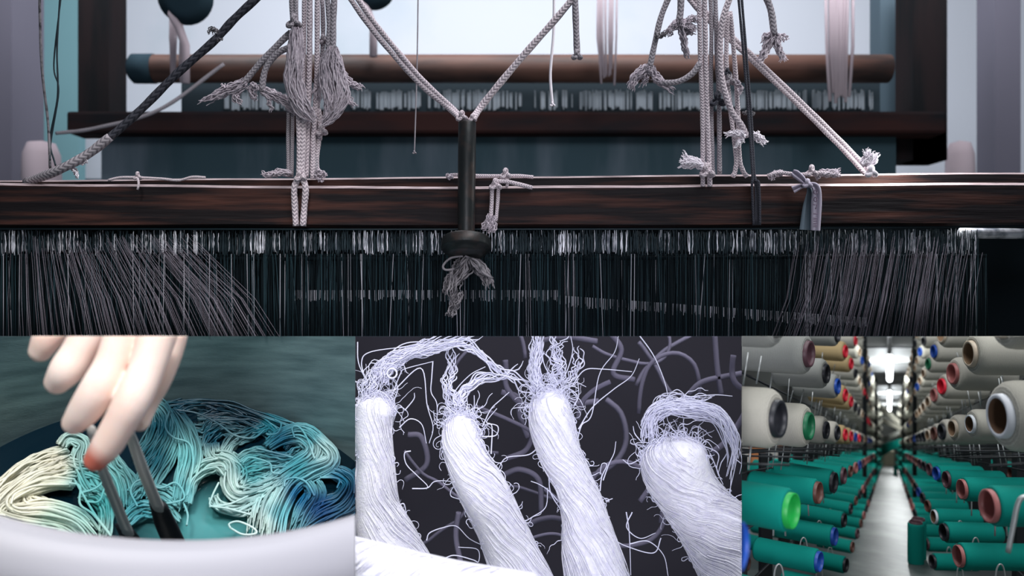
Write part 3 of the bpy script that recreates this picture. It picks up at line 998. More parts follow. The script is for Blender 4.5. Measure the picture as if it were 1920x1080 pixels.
pot = empty('dye_pot', PC, 'large round stainless steel pot holding teal dye and yarn', 'pot')
mb = MB()
mb.lathe(PC, U, [(-0.09, PR), (0.0, PR), (RIMH * .4, PR), (RIMH * .8, PR), (RIMH, PR * 1.005)], 160, ref=Fd)
mb.build('inner_wall', M['pot_in'], pot, 'pot')
mb = MB()
mb.lathe(PC, U, [(RIMH - .002, PR * 1.0), (RIMH + .006, PR * 1.015), (RIMH + .006, PR * 1.05), (RIMH - .002, PR * 1.10), (RIMH - .016, PR * 1.13), (RIMH - .026, PR * 1.12), (RIMH - .03, PR * 1.05), (RIMH - .3, PR * 1.04)], 160, ref=Fd)
mb.build('rim', M['pot_out'], pot, 'pot')
mb = MB()
ang = []
for t in np.linspace(0, 1, 24):
    a = -0.62 + 0.24 * t          # angle round the pot measured from straight front
    a = math.radians(38 + 18 * t)
    out = PR * (1.03 + .12 * math.sin(PI * t))
    ang.append(PC + U * (RIMH - .05) + (Fd * -math.cos(a) + rX * math.sin(a)) * out)
mb.tube(ang, .008, 12, ref=U)
mb.build('handle', M['pot_out'], pot, 'pot')

mb = MB()
nr, na = 26, 96
vv, cc = [], []
for i in range(nr + 1):
    for j in range(na):
        q_ = PC + U * LEV + (Fd * math.cos(j * 2 * PI / na) + rX * math.sin(j * 2 * PI / na)) * PR * .998 * max(.001, i / nr)
        vv.append(tuple(q_))
        px_, py_ = 960 + F * q_.x / q_.y, 540 - F * q_.z / q_.y
        k_ = math.exp(-((px_ - 395) / 110) ** 2 - ((py_ - 985) / 55) ** 2)      # clearer liquid where no dye has spread yet
        cc.append(np.array(srgb((4, 26, 38))) * (1 - k_) + np.array(srgb((84, 156, 158))) * k_)
b0 = mb.addv(vv, np.array(cc))
for i in range(nr):
    for j in range(na):
        j2 = (j + 1) % na
        mb.ngon([b0 + i * na + j, b0 + (i + 1) * na + j, b0 + (i + 1) * na + j2, b0 + i * na + j2][::-1])
o = mb.build('dye_bath', M['water'], None, 'pot')
tag(o, 'still teal dye liquid in the steel pot around the yarn', 'dye', kind='stuff')

DYE = [(20, 900, (238, 234, 214)), (100, 870, (236, 232, 212)), (60, 940, (238, 234, 214)), (100, 985, (198, 224, 208)), (170, 1000, (180, 216, 206)),
       (150, 835, (160, 200, 194)), (170, 900, (100, 180, 180)), (190, 950, (70, 165, 165)), (270, 765, (110, 170, 174)), (300, 800, (14, 74, 90)),
       (290, 860, (18, 84, 98)), (350, 860, (120, 198, 200)), (340, 920, (110, 184, 188)), (260, 960, (70, 150, 160)), (400, 768, (6, 44, 62)), (480, 785, (6, 50, 68)), (340, 760, (10, 60, 78)),
       (450, 778, (6, 50, 68)), (500, 800, (36, 120, 136)), (400, 820, (10, 78, 98)), (410, 862, (180, 214, 208)), (380, 890, (172, 218, 212)),
       (430, 910, (205, 232, 226)), (470, 880, (76, 164, 170)), (530, 830, (12, 88, 114)), (580, 818, (90, 166, 176)), (605, 845, (176, 214, 214)),
       (560, 880, (70, 160, 172)), (510, 930, (182, 222, 220)), (490, 985, (214, 236, 230)), (530, 960, (110, 190, 200)), (560, 930, (14, 110, 158)),
       (600, 950, (8, 66, 116)), (640, 900, (30, 112, 144)), (655, 920, (12, 56, 86)), (590, 893, (120, 190, 200))]
DX = np.array([(a, b) for a, b, c in DYE], float)
DC = np.array([srgb(c) for a, b, c in DYE])


def dye(x, y, s=0):
    d2 = ((DX - (x, y)) ** 2).sum(1) + 30
    wv = d2 ** -1.7
    c = (wv[:, None] * DC).sum(0) / wv.sum()
    return c * (0.92 + 0.16 * math.sin(s * 37.0))


M['yarn'] = mat('wet_yarn', (200, 220, 215), 0.42, spec=0.55, tint=True, bump=(500, 0.5, 0.0006))


def hank(label, guides, loose, wpx=3.6):
    mb = MB()
    for g, wd, n, h in guides:
        g3 = [(a, b, h) for a, b in g]
        bundle(mb, g3, wd, int(n * 1.7), wpx, mapping=W, seg=26, wav=2.6, thick=.010, k=6, trim=.10, dye=dye, rscale=.93 / F, even=True, fw=1.3)
    o = mb.build('yarn_hank', M['yarn'], None, 'pot')
    tag(o, label, 'yarn', 'yarn hanks in the dye pot')
    for g in loose:
        mb = MB()
        s = cr([(a, b, .024) for a, b in g], 36)
        mb.tube([W(a, b, c) for a, b, c in s], wpx / 2 * .93 / F, 6, col=np.array([np.minimum(1, dye(a, b) * 1.15 + .02) for a, b, c in s]))
        mb.build('loose_strand', M['yarn'], o, 'pot')
    return o


hank('cream white undyed yarn hank at left edge of the pot', [
    ([(132, 852), (85, 868), (35, 895), (-15, 935)], [16, 24, 24, 18], 24, .006),
    ([(140, 880), (100, 888), (55, 905), (5, 945), (-10, 970)], [18, 20, 20, 16, 12], 22, .008),
    ([(142, 905), (88, 903), (38, 922), (18, 942), (38, 956), (92, 955), (145, 972), (180, 1010)], [12, 14, 12, 8, 12, 18, 20, 18], 24, .012),
    ([(150, 880), (110, 900), (70, 915), (50, 935), (90, 945)], [12, 16, 16, 14, 10], 20, .004),
    ([(-10, 955), (40, 972), (100, 982), (150, 1005), (165, 1030)], [14, 16, 18, 18, 16], 20, .006)],
    [[(128, 905), (150, 912), (150, 945), (175, 965), (208, 1005)], [(20, 945), (30, 925), (70, 910), (130, 908)]])
hank('light turquoise yarn hank between the cream hank and tongs', [
    ([(115, 838), (130, 822), (155, 832), (150, 862), (165, 900), (185, 930)], [10, 12, 14, 18, 18, 14], 24, .006),
    ([(128, 860), (150, 870), (185, 880), (215, 905), (222, 950)], [14, 20, 20, 18, 14], 24, .008),
    ([(150, 920), (185, 932), (200, 965), (195, 1010)], [16, 16, 14, 12], 16, .006),
    ([(192, 830), (215, 870), (240, 905), (240, 960)], [10, 16, 16, 12], 18, .004)],
    [[(150, 925), (180, 915), (192, 900), (188, 875)], [(140, 900), (175, 960), (205, 1000)], [(160, 940), (185, 940), (196, 915)]])
hank('dark teal yarn hank at the back beside the hand', [
    ([(262, 768), (290, 765), (305, 790), (295, 830), (262, 870)], [8, 20, 26, 28, 22], 34, .006),
    ([(318, 775), (322, 810), (305, 850), (280, 895), (262, 940)], [8, 20, 26, 24, 18], 30, .008),
    ([(325, 765), (345, 800), (358, 850), (348, 900), (335, 960)], [6, 16, 22, 22, 14], 26, .012),
    ([(245, 930), (270, 915), (310, 925), (340, 950)], [14, 16, 16, 12], 16, .008),
    ([(235, 975), (270, 955), (310, 960), (335, 985)], [14, 16, 16, 12], 14, .008)],
    [[(258, 950), (245, 920), (262, 900), (300, 915), (330, 905), (345, 935), (300, 945), (262, 940)], [(318, 770), (310, 800), (325, 820), (355, 832), (362, 870), (350, 930)]])
hank('very dark navy teal yarn strands floating along the back wall', [
    ([(300, 760), (360, 752), (430, 756), (500, 778), (560, 800)], [5, 12, 16, 14, 8], 26, -.002),
    ([(370, 785), (430, 780), (490, 800), (530, 830)], [10, 18, 18, 12], 24, -.002),
    ([(325, 770), (370, 758), (420, 765), (470, 785)], [6, 12, 14, 8], 14, .0),
    ([(350, 800), (380, 812), (400, 790), (440, 800)], [10, 18, 16, 10], 16, .0),
    ([(378, 840), (395, 815), (420, 800), (455, 805)], [8, 16, 18, 12], 20, .003),
    ([(420, 850), (440, 825), (470, 812), (505, 800)], [10, 14, 14, 7], 16, .003)],
    [[(328, 768), (370, 775), (410, 795), (440, 816), (475, 821), (497, 805)], [(395, 788), (430, 787), (470, 786)], [(500, 815), (520, 812), (527, 795), (515, 786)]])
hank('pale aqua yarn hank arching in the centre of the pot', [
    ([(350, 945), (362, 900), (388, 876), (412, 872), (428, 890)], [8, 10, 14, 15, 12], 20, .014),
    ([(408, 855), (430, 870), (432, 905), (448, 925), (490, 915), (530, 895)], [10, 16, 18, 18, 18, 16], 26, .012),
    ([(395, 830), (400, 855), (425, 858), (450, 880), (445, 915)], [14, 14, 14, 16, 12], 18, .010),
    ([(400, 930), (412, 950), (450, 955), (490, 935), (520, 915)], [8, 10, 12, 14, 10], 14, .008)],
    [[(410, 905), (398, 930), (395, 948), (425, 953), (470, 965)], [(392, 950), (430, 945), (465, 930)], [(345, 945), (352, 965), (350, 985)]])
hank('teal and white yarn hank sweeping across the right half of the pot', [
    ([(498, 840), (530, 818), (565, 812), (590, 832), (585, 858), (550, 880), (515, 905), (490, 945), (478, 1010)], [8, 14, 20, 22, 20, 20, 22, 22, 20], 34, .010),
    ([(590, 815), (620, 845), (618, 868), (580, 885), (545, 910), (520, 960), (510, 1020)], [8, 12, 16, 18, 20, 20, 18], 28, .014),
    ([(450, 870), (480, 855), (515, 862), (550, 862)], [16, 18, 16, 12], 20, .006),
    ([(445, 905), (470, 885), (510, 880), (560, 872)], [12, 16, 16, 10], 16, .010),
    ([(455, 920), (490, 915), (530, 900)], [14, 18, 14], 14, .012),
    ([(540, 850), (555, 838), (580, 838), (590, 850)], [14, 16, 12, 8], 14, .004)],
    [[(432, 990), (430, 982), (448, 978), (475, 990), (480, 1000), (455, 1002), (432, 990)], [(552, 820), (548, 802), (560, 800), (575, 820), (590, 860)], [(455, 868), (470, 858), (505, 868), (510, 885), (525, 888)], [(480, 840), (520, 850), (550, 858)]])
hank('deep blue yarn hank at the right wall of the pot', [
    ([(532, 912), (545, 900), (575, 900), (592, 925), (575, 955), (555, 1000)], [10, 14, 16, 20, 20, 16], 26, .010),
    ([(585, 888), (625, 884), (655, 905), (640, 940), (600, 960), (560, 990)], [8, 12, 16, 22, 22, 18], 30, .008),
    ([(660, 880), (680, 910), (660, 950), (620, 970), (590, 1010)], [8, 12, 16, 18, 16], 20, .004)],
    [[(533, 912), (536, 900), (555, 896), (575, 905), (590, 930)], [(640, 880), (662, 895), (664, 925)], [(600, 895), (635, 898), (632, 915)]])

# tongs
tg = empty('tongs', P(250, 900, .6), 'steel cooking tongs with black tips dipped into the yarn', 'tongs')
for pth, wd in (([(170, 800, .53), (188, 868, .57), (214, 935, .61), (240, 1000, .66)], (18, 22, 25, 27)), ([(228, 770, .53), (250, 830, .58), (272, 892, .62), (298, 955, .67)], (18, 23, 27, 29))):
    mb = MB()
    s = cr(pth, 16)
    ww = np.interp(np.linspace(0, 1, 16), np.linspace(0, 1, 4), wd)
    mb.tube([P(a, b, c) for a, b, c in s], ww / 2 / F * .6, 12, flat=.45)
    mb.build('arm', M['tongs'], tg, 'pot')
for pth, wd in (([(232, 988, .655), (246, 1012, .68), (252, 1035, .70)], (34, 44, 40)), ([(296, 944, .665), (312, 985, .69), (332, 1030, .72)], (34, 46, 48))):
    mb = MB()
    s = cr(pth, 10)
    ww = np.interp(np.linspace(0, 1, 10), np.linspace(0, 1, 3), wd)
    mb.tube([P(a, b, c) for a, b, c in s], ww / 2 / F * .68, 14, flat=.4)
    mb.build('tip', M['tip'], tg, 'pot')

# the hand: overlapping tapered limbs fused into one continuous surface
HY = .50
mb = MB()


def limb(path, k=18):
    s = cr(path, 22)
    pts = [P(a, b, HY + c) for a, b, c, d in s]
    rad = s[:, 3] / 2 / F * HY
    mb.tube(pts, rad, k)
    for q, idx in ((0, 0), (-1, -1)):                       # round ends
        c0 = pts[idx]
        r0 = rad[idx]
        mb.lathe(c0 - Vector((0, 0, r0)), (0, 0, 1), [(r0 * (1 - math.cos(t)), max(1e-5, r0 * math.sin(t))) for t in np.linspace(0, PI, 9)], 14, ref=(0, 1, 0))


limb([(318, 560, .0, 74), (296, 625, -.004, 70), (276, 690, -.008, 64), (250, 748, -.012, 66), (226, 792, -.010, 60), (200, 836, -.006, 56), (180, 862, -.003, 44)])      # index
limb([(252, 550, .004, 74), (234, 620, .0, 70), (212, 680, -.004, 64), (186, 728, -.008, 66), (160, 768, -.004, 60), (140, 792, .0, 46)])                              # middle
limb([(190, 550, .010, 70), (172, 610, .006, 66), (150, 655, .004, 62), (126, 692, .002, 62), (108, 716, .006, 48)])                                                      # ring
limb([(120, 545, .016, 64), (104, 600, .014, 58), (90, 632, .014, 56), (76, 658, .016, 44)])                                                                          # little
limb([(330, 560, .030, 66), (318, 640, .028, 62), (296, 705, .024, 58), (272, 752, .020, 54), (262, 790, .014, 40)])                                                      # thumb
for a in ((215, 520, .01, 150), (270, 540, .012, 120), (165, 530, .014, 110)):
    limb([(a[0], a[1] - 60, a[2], a[3]), (a[0], a[1] - 20, a[2], a[3]), (a[0] - 6, a[1] + 30, a[2], a[3] * .75)])
hand = mb.build('hand', M['skin'])
md = hand.modifiers.new('fuse', 'REMESH')
md.mode = 'VOXEL'
md.voxel_size = 0.0011
md.use_smooth_shade = True
ms = hand.modifiers.new('soft', 'SMOOTH')
ms.iterations = 5
ms.factor = .6
dg = bpy.context.evaluated_depsgraph_get()
dg.update()
nm = bpy.data.meshes.new_from_object(hand.evaluated_get(dg))
hand.modifiers.clear()
hand.data = nm
nm.name = 'hand'
clip_mesh(nm, 'pot')
# reddened forefinger end
nm.materials.clear()
nm.materials.append(M['skin'])
bs = M['skin'].node_tree
tcn = bs.nodes.new('ShaderNodeTexCoord')
vm = bs.nodes.new('ShaderNodeVectorMath'); vm.operation = 'DISTANCE'
vm.inputs[1].default_value = tuple(P(170, 870, HY - .008))
bs.links.new(tcn.outputs['Object'], vm.inputs[0])
mr = bs.nodes.new('ShaderNodeMapRange')
mr.inputs['From Min'].default_value = .006
mr.inputs['From Max'].default_value = .017
mr.inputs['To Min'].default_value = 1
mr.inputs['To Max'].default_value = 0
bs.links.new(vm.outputs['Value'], mr.inputs['Value'])
mx = bs.nodes.new('ShaderNodeMix'); mx.data_type = 'RGBA'
pb = bs.nodes['Principled BSDF']
prev = pb.inputs['Base Color'].links[0].from_socket
bs.links.new(prev, mx.inputs[6])
mx.inputs[7].default_value = (*srgb((206, 112, 94)), 1)
bs.links.new(mr.outputs['Result'], mx.inputs[0])
bs.links.new(mx.outputs[2], pb.inputs['Base Color'])
nm.polygons.foreach_set('use_smooth', np.ones(len(nm.polygons), bool))
tag(hand, 'pale hand reaching down from above, fingers closed on the tongs', 'hand')

# ================================================================== 3. THE COTTON FIBRES
Y3 = 0.90
M['cottonfib'] = mat('white_cotton_fibre', (244, 243, 253), 0.95, spec=0.05, var=(160, (228, 226, 246), 0.45, 0.75), bump=(420, 0.8, 0.0012))
M['fibre'] = mat('loose_white_fibre', (232, 232, 252), 0.8, spec=0.2)
M['fibre_dim'] = mat('loose_dimmed_fibre', (126, 122, 142), 0.9, spec=0.1)  # darkened copy of the white fibre, dimness at depth put into colour
M['dark_back'] = mat('dark_backdrop', (62, 60, 68), 0.95, spec=0.05)


def P3(a, b, c=0.0):
    return P(a, b, Y3 + c)


def meander(px, py, ang, L, n=14, curl=0.5, dz=0.0, grav=0.0):
    """random wandering fibre path in px"""
    pts = [(px, py, dz)]
    a = ang
    k = rng.normal(0, curl)
    for i in range(n):
        k = k * .75 + rng.normal(0, curl)
        a += k * .55
        px += math.cos(a) * L / n
        py += math.sin(a) * L / n + grav
        dz += rng.normal(0, .0012)
        pts.append((px, py, dz))
    return pts


def fibre(mb, pts, wpx, m=0, n=None, k=4, taper=.55):
    s = cr(pts, n or max(10, len(pts) * 2))
    base = wpx / 2 / F * Y3
    mb.tube([P3(*q) for q in s], np.linspace(base, base * taper, len(s)), k, cap=False, m=m)


def cotton_cord(label, axis, radii, long_, base_dz=0.0, fuzz=110, top=True, seed=0):
    """axis: px path; radii px"""
    N = 60
    s = cr([(a, b, base_dz) for a, b in axis], N)
    R = np.interp(np.linspace(0, 1, N), np.linspace(0, 1, len(radii)), radii)
    if top:
        R *= np.sqrt(np.clip(1 - (1 - np.clip(np.linspace(0, 1, N) / .10, 0, 1)) ** 2, 0.02, 1))
    ph = seed * 1.7
    R = R * (1 + .05 * np.sin(np.linspace(0, 9, N) + ph))
    mb = MB()
    mb.tube([P3(*q) for q in s], R / F * (Y3 + base_dz) * .96, 28)
    T = np.gradient(s[:, :2], axis=0)
    T /= np.linalg.norm(T, axis=1, keepdims=True)
    Nn = np.stack([-T[:, 1], T[:, 0]], 1)
    # fibres laid in a loose twist over the surface
    for i in range(430):
        a0 = rng.uniform(0, 2 * PI)
        t0 = rng.uniform(0, .9)
        t1 = min(1, t0 + rng.uniform(.12, .4))
        tt = np.linspace(t0, t1, 14)
        ii = tt * (N - 1)
        cx = np.interp(ii, np.arange(N), s[:, 0]); cy = np.interp(ii, np.arange(N), s[:, 1])
        nx = np.interp(ii, np.arange(N), Nn[:, 0]); ny = np.interp(ii, np.arange(N), Nn[:, 1])
        rr = np.interp(ii, np.arange(N), R) * rng.uniform(.955, 1.02)
        aa = a0 + 3.4 * (tt - t0) + .05 * np.sin(tt * 30 + a0)
        X = cx + nx * rr * np.cos(aa); Yy = cy + ny * rr * np.cos(aa)
        Z = base_dz - rr / F * Y3 * np.sin(aa)
        mb.tube([P3(a, b, c) for a, b, c in zip(X, Yy, Z)], rng.uniform(.6, 1.3) / F * Y3, 4, cap=False)
    o = mb.build('cotton_cord', M['cottonfib'], None, 'fibre')
    tag(o, label, 'cord', 'thick white cotton cords')
    mb = MB()
    for i in range(int(fuzz * 1.6)):
        # mostly round the cut top, some down the flanks
        t = abs(rng.normal(0, .07)) if rng.random() < .6 else rng.uniform(0, .85)
        t = min(t, .98)
        ii = t * (N - 1)
        cx, cy = np.interp(ii, np.arange(N), s[:, 0]), np.interp(ii, np.arange(N), s[:, 1])
        nx, ny = np.interp(ii, np.arange(N), Nn[:, 0]), np.interp(ii, np.arange(N), Nn[:, 1])
        rr = np.interp(ii, np.arange(N), R)
        a = rng.uniform(-1, 1)
        a = math.copysign(abs(a) ** .4, a)
        px, py = cx + nx * rr * a, cy + ny * rr * a
        out = math.atan2(ny * a, nx * a)
        if t < .12:
            up = math.atan2(-T[0, 1], -T[0, 0])
            out = up + rng.normal(0, .9)
        ln = rng.uniform(12, 70) if t < .15 else rng.uniform(8, 44)
        fibre(mb, meander(px, py, out + rng.normal(0, .5), ln, 9, .75, base_dz + rng.uniform(-.015, .01)), rng.uniform(1.1, 2.2))
    for g in long_:
        wv = g[-1] if not isinstance(g[-1], tuple) else 2.6
        pts = [p for p in g if isinstance(p, tuple)]
        fibre(mb, [(a + rng.normal(0, 1), b + rng.normal(0, 1), base_dz - .002) for a, b in pts], wv, n=30)
    f = mb.build('loose_fibres', M['fibre'], o, 'fibre')
    f['kind'] = 'stuff'
    return o


def plume(mb, guide, widths, n, w_, m=0, wav=6, thick=.01, wild=8):
    bundle(mb, guide, widths, n, w_, mapping=lambda a, b, c: P3(a, b, c), seg=26, wav=wav, thick=thick, wild=wild, trim=.5, k=4, m=m, fw=2.0)


c1 = cotton_cord('white cotton cord at the left edge with fibres streaming up right', [(712, 740), (700, 800), (704, 870), (706, 950), (730, 1030), (760, 1110)], [38, 36, 37, 42, 60, 80],
                 [[(770, 845), (760, 850), (762, 870), (780, 890), (799, 912), (797, 918)], [(773, 917), (800, 914), (815, 903), (840, 902), (866, 910)], [(740, 955), (756, 946), (762, 965), (766, 990)],
                  [(735, 740), (752, 700), (760, 690), (812, 678)], [(738, 735), (790, 690), (800, 760), (812, 800), (806, 830)], [(812, 678), (810, 710), (808, 735), (818, 755), (820, 790)],
                  [(800, 1012), (806, 1000), (832, 988), (856, 988), (880, 1008), (910, 1024)], [(670, 640), (672, 680), (684, 715)], [(688, 720), (680, 680), (695, 660), (760, 650), (800, 640)],
                  [(758, 770), (775, 750), (776, 735)], [(745, 800), (768, 785), (790, 795), (800, 830)]], 0, 150, seed=1)
mb = MB()
plume(mb, [(712, 722, 0), (722, 690, 0), (752, 668, 0), (800, 652, 0), (850, 636, 0), (900, 622, 0)], [16, 14, 14, 13, 12, 12], 64, 2.2)
plume(mb, [(830, 640, 0), (880, 650, 0), (930, 690, .01), (980, 720, .02), (1020, 740, .03)], [10, 12, 12, 10, 8], 10, 3, wild=16)
plume(mb, [(690, 740, -.01), (700, 700, 0), (740, 680, 0), (770, 690, 0)], [16, 16, 10, 10], 26, 1.7, wav=8)
t = np.linspace(0, 2 * PI, 24)
mb.tube([P3(735 + 9 * math.cos(a), 700 + 9 * math.sin(a), -.01) for a in t], 2 / F * Y3, 5)
f = mb.build('fibre_plume', M['fibre'], c1, 'fibre')

c2 = cotton_cord('white cotton cord second from left, leaning right with a slim top', [(862, 772), (866, 830), (884, 880), (908, 925), (935, 980), (960, 1040), (985, 1110)], [30, 40, 42, 44, 46, 52, 62],
                 [[(858, 775), (850, 740), (880, 705), (910, 690)], [(885, 775), (890, 760), (888, 740)], [(905, 820), (930, 815), (932, 800), (912, 798), (905, 812)], [(906, 800), (920, 770), (940, 750), (956, 735)],
                  [(920, 850), (922, 800), (915, 790), (930, 765)], [(872, 900), (850, 912), (845, 930), (868, 938), (885, 955)], [(975, 980), (1000, 968), (1022, 950), (1028, 915)], [(960, 985), (972, 965), (965, 940), (950, 920)],
                  [(935, 1080), (955, 1065), (970, 1060)], [(822, 1055), (850, 1040), (885, 1048), (898, 1052), (895, 1030), (860, 1028)]], -.004, 150, seed=2)
mb = MB()
plume(mb, [(862, 765, 0), (868, 735, 0), (900, 710, .01), (950, 700, .02), (1000, 660, .03)], [8, 10, 9, 8, 8], 14, 2.8)
plume(mb, [(858, 770, 0), (840, 730, 0), (845, 690, .01), (850, 640, .02)], [8, 10, 9, 8], 12, 2.6)
mb.build('fibre_plume', M['fibre'], c2, 'fibre')

c3 = cotton_cord('tall white cotton cord in the middle with an upright fibre wisp on top', [(1029, 726), (1034, 790), (1050, 850), (1076, 905), (1094, 960), (1105, 1020), (1125, 1110)], [36, 42, 38, 36, 44, 52, 60],
                 [[(1072, 722), (1095, 695), (1130, 692), (1185, 698)], [(1085, 805), (1110, 765), (1150, 730), (1185, 705), (1198, 672)], [(1080, 830), (1090, 800), (1108, 778), (1125, 700), (1150, 660), (1160, 630)],
                  [(1010, 838), (990, 852), (950, 858), (938, 872), (932, 893)], [(1126, 920), (1128, 895), (1138, 872), (1128, 870), (1125, 890)], [(1130, 900), (1142, 870), (1152, 850), (1156, 828)], [(1135, 940), (1150, 935)],
                  [(1048, 940), (1030, 920), (1010, 908), (995, 902)], [(1030, 870), (1032, 920), (1055, 960), (1078, 1005)], [(1046, 722), (1060, 700), (1075, 660), (1070, 630)], [(1045, 722), (1020, 680), (1018, 630)],
                  [(1075, 760), (1085, 740), (1082, 700)], [(1180, 1020), (1215, 1015), (1245, 1040), (1253, 1080)], [(1172, 960), (1178, 1000), (1182, 1080)]], .002, 130, seed=3)
mb = MB()
plume(mb, [(1010, 735, .006), (1003, 700, .006), (1006, 660, .006), (1006, 615, .006)], [15, 11, 12, 13], 50, 2.4, wav=4, wild=5)
plume(mb, [(1040, 725, 0), (1050, 690, 0), (1040, 650, 0), (1050, 615, 0)], [14, 14, 18, 18], 14, 2.2, wav=8, wild=14)
plume(mb, [(1055, 725, .01), (1085, 690, .01), (1080, 640, .01)], [6, 8, 8], 7, 2.4, wild=10)
mb.build('fibre_plume', M['fibre'], c3, 'fibre')

c4 = cotton_cord('thickest white cotton cord at right with a fibre plume arching over it', [(1258, 820), (1268, 880), (1294, 930), (1328, 975), (1372, 1030), (1420, 1110)], [56, 62, 62, 66, 74, 84],
                 [[(1195, 625), (1225, 665), (1245, 710), (1252, 748)], [(1200, 860), (1180, 868), (1168, 862)], [(1205, 830), (1190, 815), (1188, 800)], [(1300, 830), (1345, 850), (1345, 880), (1355, 910)], [(1332, 850), (1345, 880), (1350, 900)],
                  [(1340, 765), (1365, 780), (1380, 830), (1372, 870), (1368, 930)], [(1370, 800), (1382, 850), (1365, 940)], [(1240, 1010), (1225, 1035), (1175, 1025), (1150, 1010)], [(1185, 960), (1176, 990), (1200, 1010), (1230, 1000)],
                  [(1290, 745), (1340, 740), (1374, 742)], [(1380, 860), (1392, 870)]], .0, 170, seed=4)
mb = MB()
plume(mb, [(1215, 830, 0), (1222, 780, 0), (1260, 765, -.006), (1310, 768, -.006), (1350, 782, -.004), (1375, 840, 0), (1368, 900, 0)], [16, 14, 14, 18, 16, 8, 5], 80, 2.0, wav=5, wild=9)
plume(mb, [(1225, 800, 0), (1240, 755, 0), (1290, 745, 0), (1350, 740, 0)], [12, 12, 10, 6], 22, 1.8, wav=7, wild=9)
mb.build('fibre_plume', M['fibre'], c4, 'fibre')

o = None
mb = MB()
s = cr([(600, 1046, 0), (720, 1074, 0), (850, 1104, 0), (1000, 1128, 0)], 40)
mb.tube([P(a, b, .62) for a, b, c in s], 52 / F * .62, 26)
for i in range(120):
    a0 = rng.uniform(0, 2 * PI); i0 = rng.integers(0, 30)
    mb.tube([P(s[j, 0] , s[j, 1] + 52 * math.cos(a0 + .2 * (j - i0)), .62 - 52 / F * .62 * math.sin(a0 + .2 * (j - i0))) for j in range(i0, min(40, i0 + 9))], .0006, 4, cap=False)
o = mb.build('cotton_cord', M['cottonfib'], None, 'fibre')
tag(o, 'blurred white cotton cord lying closest along the bottom left', 'cord', 'thick white cotton cords')

# out of focus fibres further back
mb = MB()
for i in range(22):
    px, py = rng.uniform(680, 1390), rng.uniform(640, 1070)
    d = rng.uniform(.15, .45)
    p = meander(px, py, rng.uniform(0, 2 * PI), rng.uniform(90, 260), 8, .35, d)
    s = cr(p, 22)
    mb.tube([P3(*q) for q in s], rng.uniform(2.5, 6) / F * 1.2, 6, cap=True)
for g in ([(1140, 620), (1165, 655), (1150, 700), (1190, 712)], [(1290, 740), (1320, 715), (1391, 700)], [(1340, 625), (1345, 690), (1352, 740)], [(950, 860), (985, 845), (1000, 815)], [(760, 900), (800, 870), (790, 820), (765, 815)], [(1120, 640), (1060, 632), (1010, 640)],
          [(990, 820), (975, 780), (970, 745), (940, 735)], [(945, 890), (975, 880), (1010, 900), (1015, 960)], [(1200, 940), (1250, 880), (1240, 980)], [(860, 960), (855, 1010), (870, 1080)]):
    s = cr([(a, b, .25) for a, b in g], 22)
    mb.tube([P3(*q) for q in s], 5 / F * 1.2, 6)
o = mb.build('background_fibres', M['fibre_dim'], None, 'fibre')
tag(o, 'dim grey blurred fibres floating behind the white cords', 'fibres', kind='stuff')
mb = MB()
slab(mb, 560, 560, 1480, 1180, 1.75, .05)
structure('wall_fibre_backdrop', mb, M['dark_back'], 'fibre')

# ================================================================== 4. THE SPINNING MILL
d_aisle = Vector((0.472, 1.0, -0.19667))


def G(a, b, Y):
    """a = sideways from the aisle centre line, b = up from eye level, Y = distance"""
    return Vector((0.472 * Y + a, Y, -0.19667 * Y + b)) * RS


FL = -0.322
RS = 0.72
M['floor4'] = mat('grey_concrete', (72, 76, 75), 0.4, 0.0, 0.5, var=(9, (128, 132, 128), 0.47, 0.70), bump=(9, 0.25, 0.01), stretch=(1, .35, 1))
M['ceil4'] = mat('ceiling_panel', (188, 190, 190), 0.85)
M['ceil_line'] = mat('ceiling_joint', (96, 98, 100), 0.8)
M['mill_dark'] = mat('mill_wall', (58, 60, 58), 0.9)
M['rack'] = mat('rack_steel', (40, 44, 46), 0.5, 0.4)
M['wire'] = mat('guide_wire', (176, 180, 178), 0.35, 0.5)
M['lamp4'] = mat('tube_lamp', (255, 255, 255), 0.5, emit=((245, 250, 255), 9.0))


def yarn_mat(name, rgb, rgb2):
    m = mat(name, rgb, 0.75, spec=0.2)
    nt = m.node_tree
    b = nt.nodes['Principled BSDF']
    tc = nt.nodes.new('ShaderNodeTexCoord')
    wv = nt.nodes.new('ShaderNodeTexWave')
    wv.bands_direction = 'X'
    wv.inputs['Scale'].default_value = 9.0
    wv.inputs['Distortion'].default_value = 3.5
    wv.inputs['Detail'].default_value = 3
    wv.inputs['Detail Scale'].default_value = 2.0
    nt.links.new(tc.outputs['Object'], wv.inputs['Vector'])
    mx = nt.nodes.new('ShaderNodeMix'); mx.data_type = 'RGBA'
    mx.inputs[6].default_value = (*srgb(rgb2), 1); mx.inputs[7].default_value = (*srgb(rgb), 1)
    nt.links.new(wv.outputs['Fac'], mx.inputs[0])
    nt.links.new(mx.outputs[2], b.inputs['Base Color'])
    bp = nt.nodes.new('ShaderNodeBump'); bp.inputs['Strength'].default_value = .25; bp.inputs['Distance'].default_value = .02
    nt.links.new(wv.outputs['Fac'], bp.inputs['Height'])
    nt.links.new(bp.outputs['Normal'], b.inputs['Normal'])
    return m


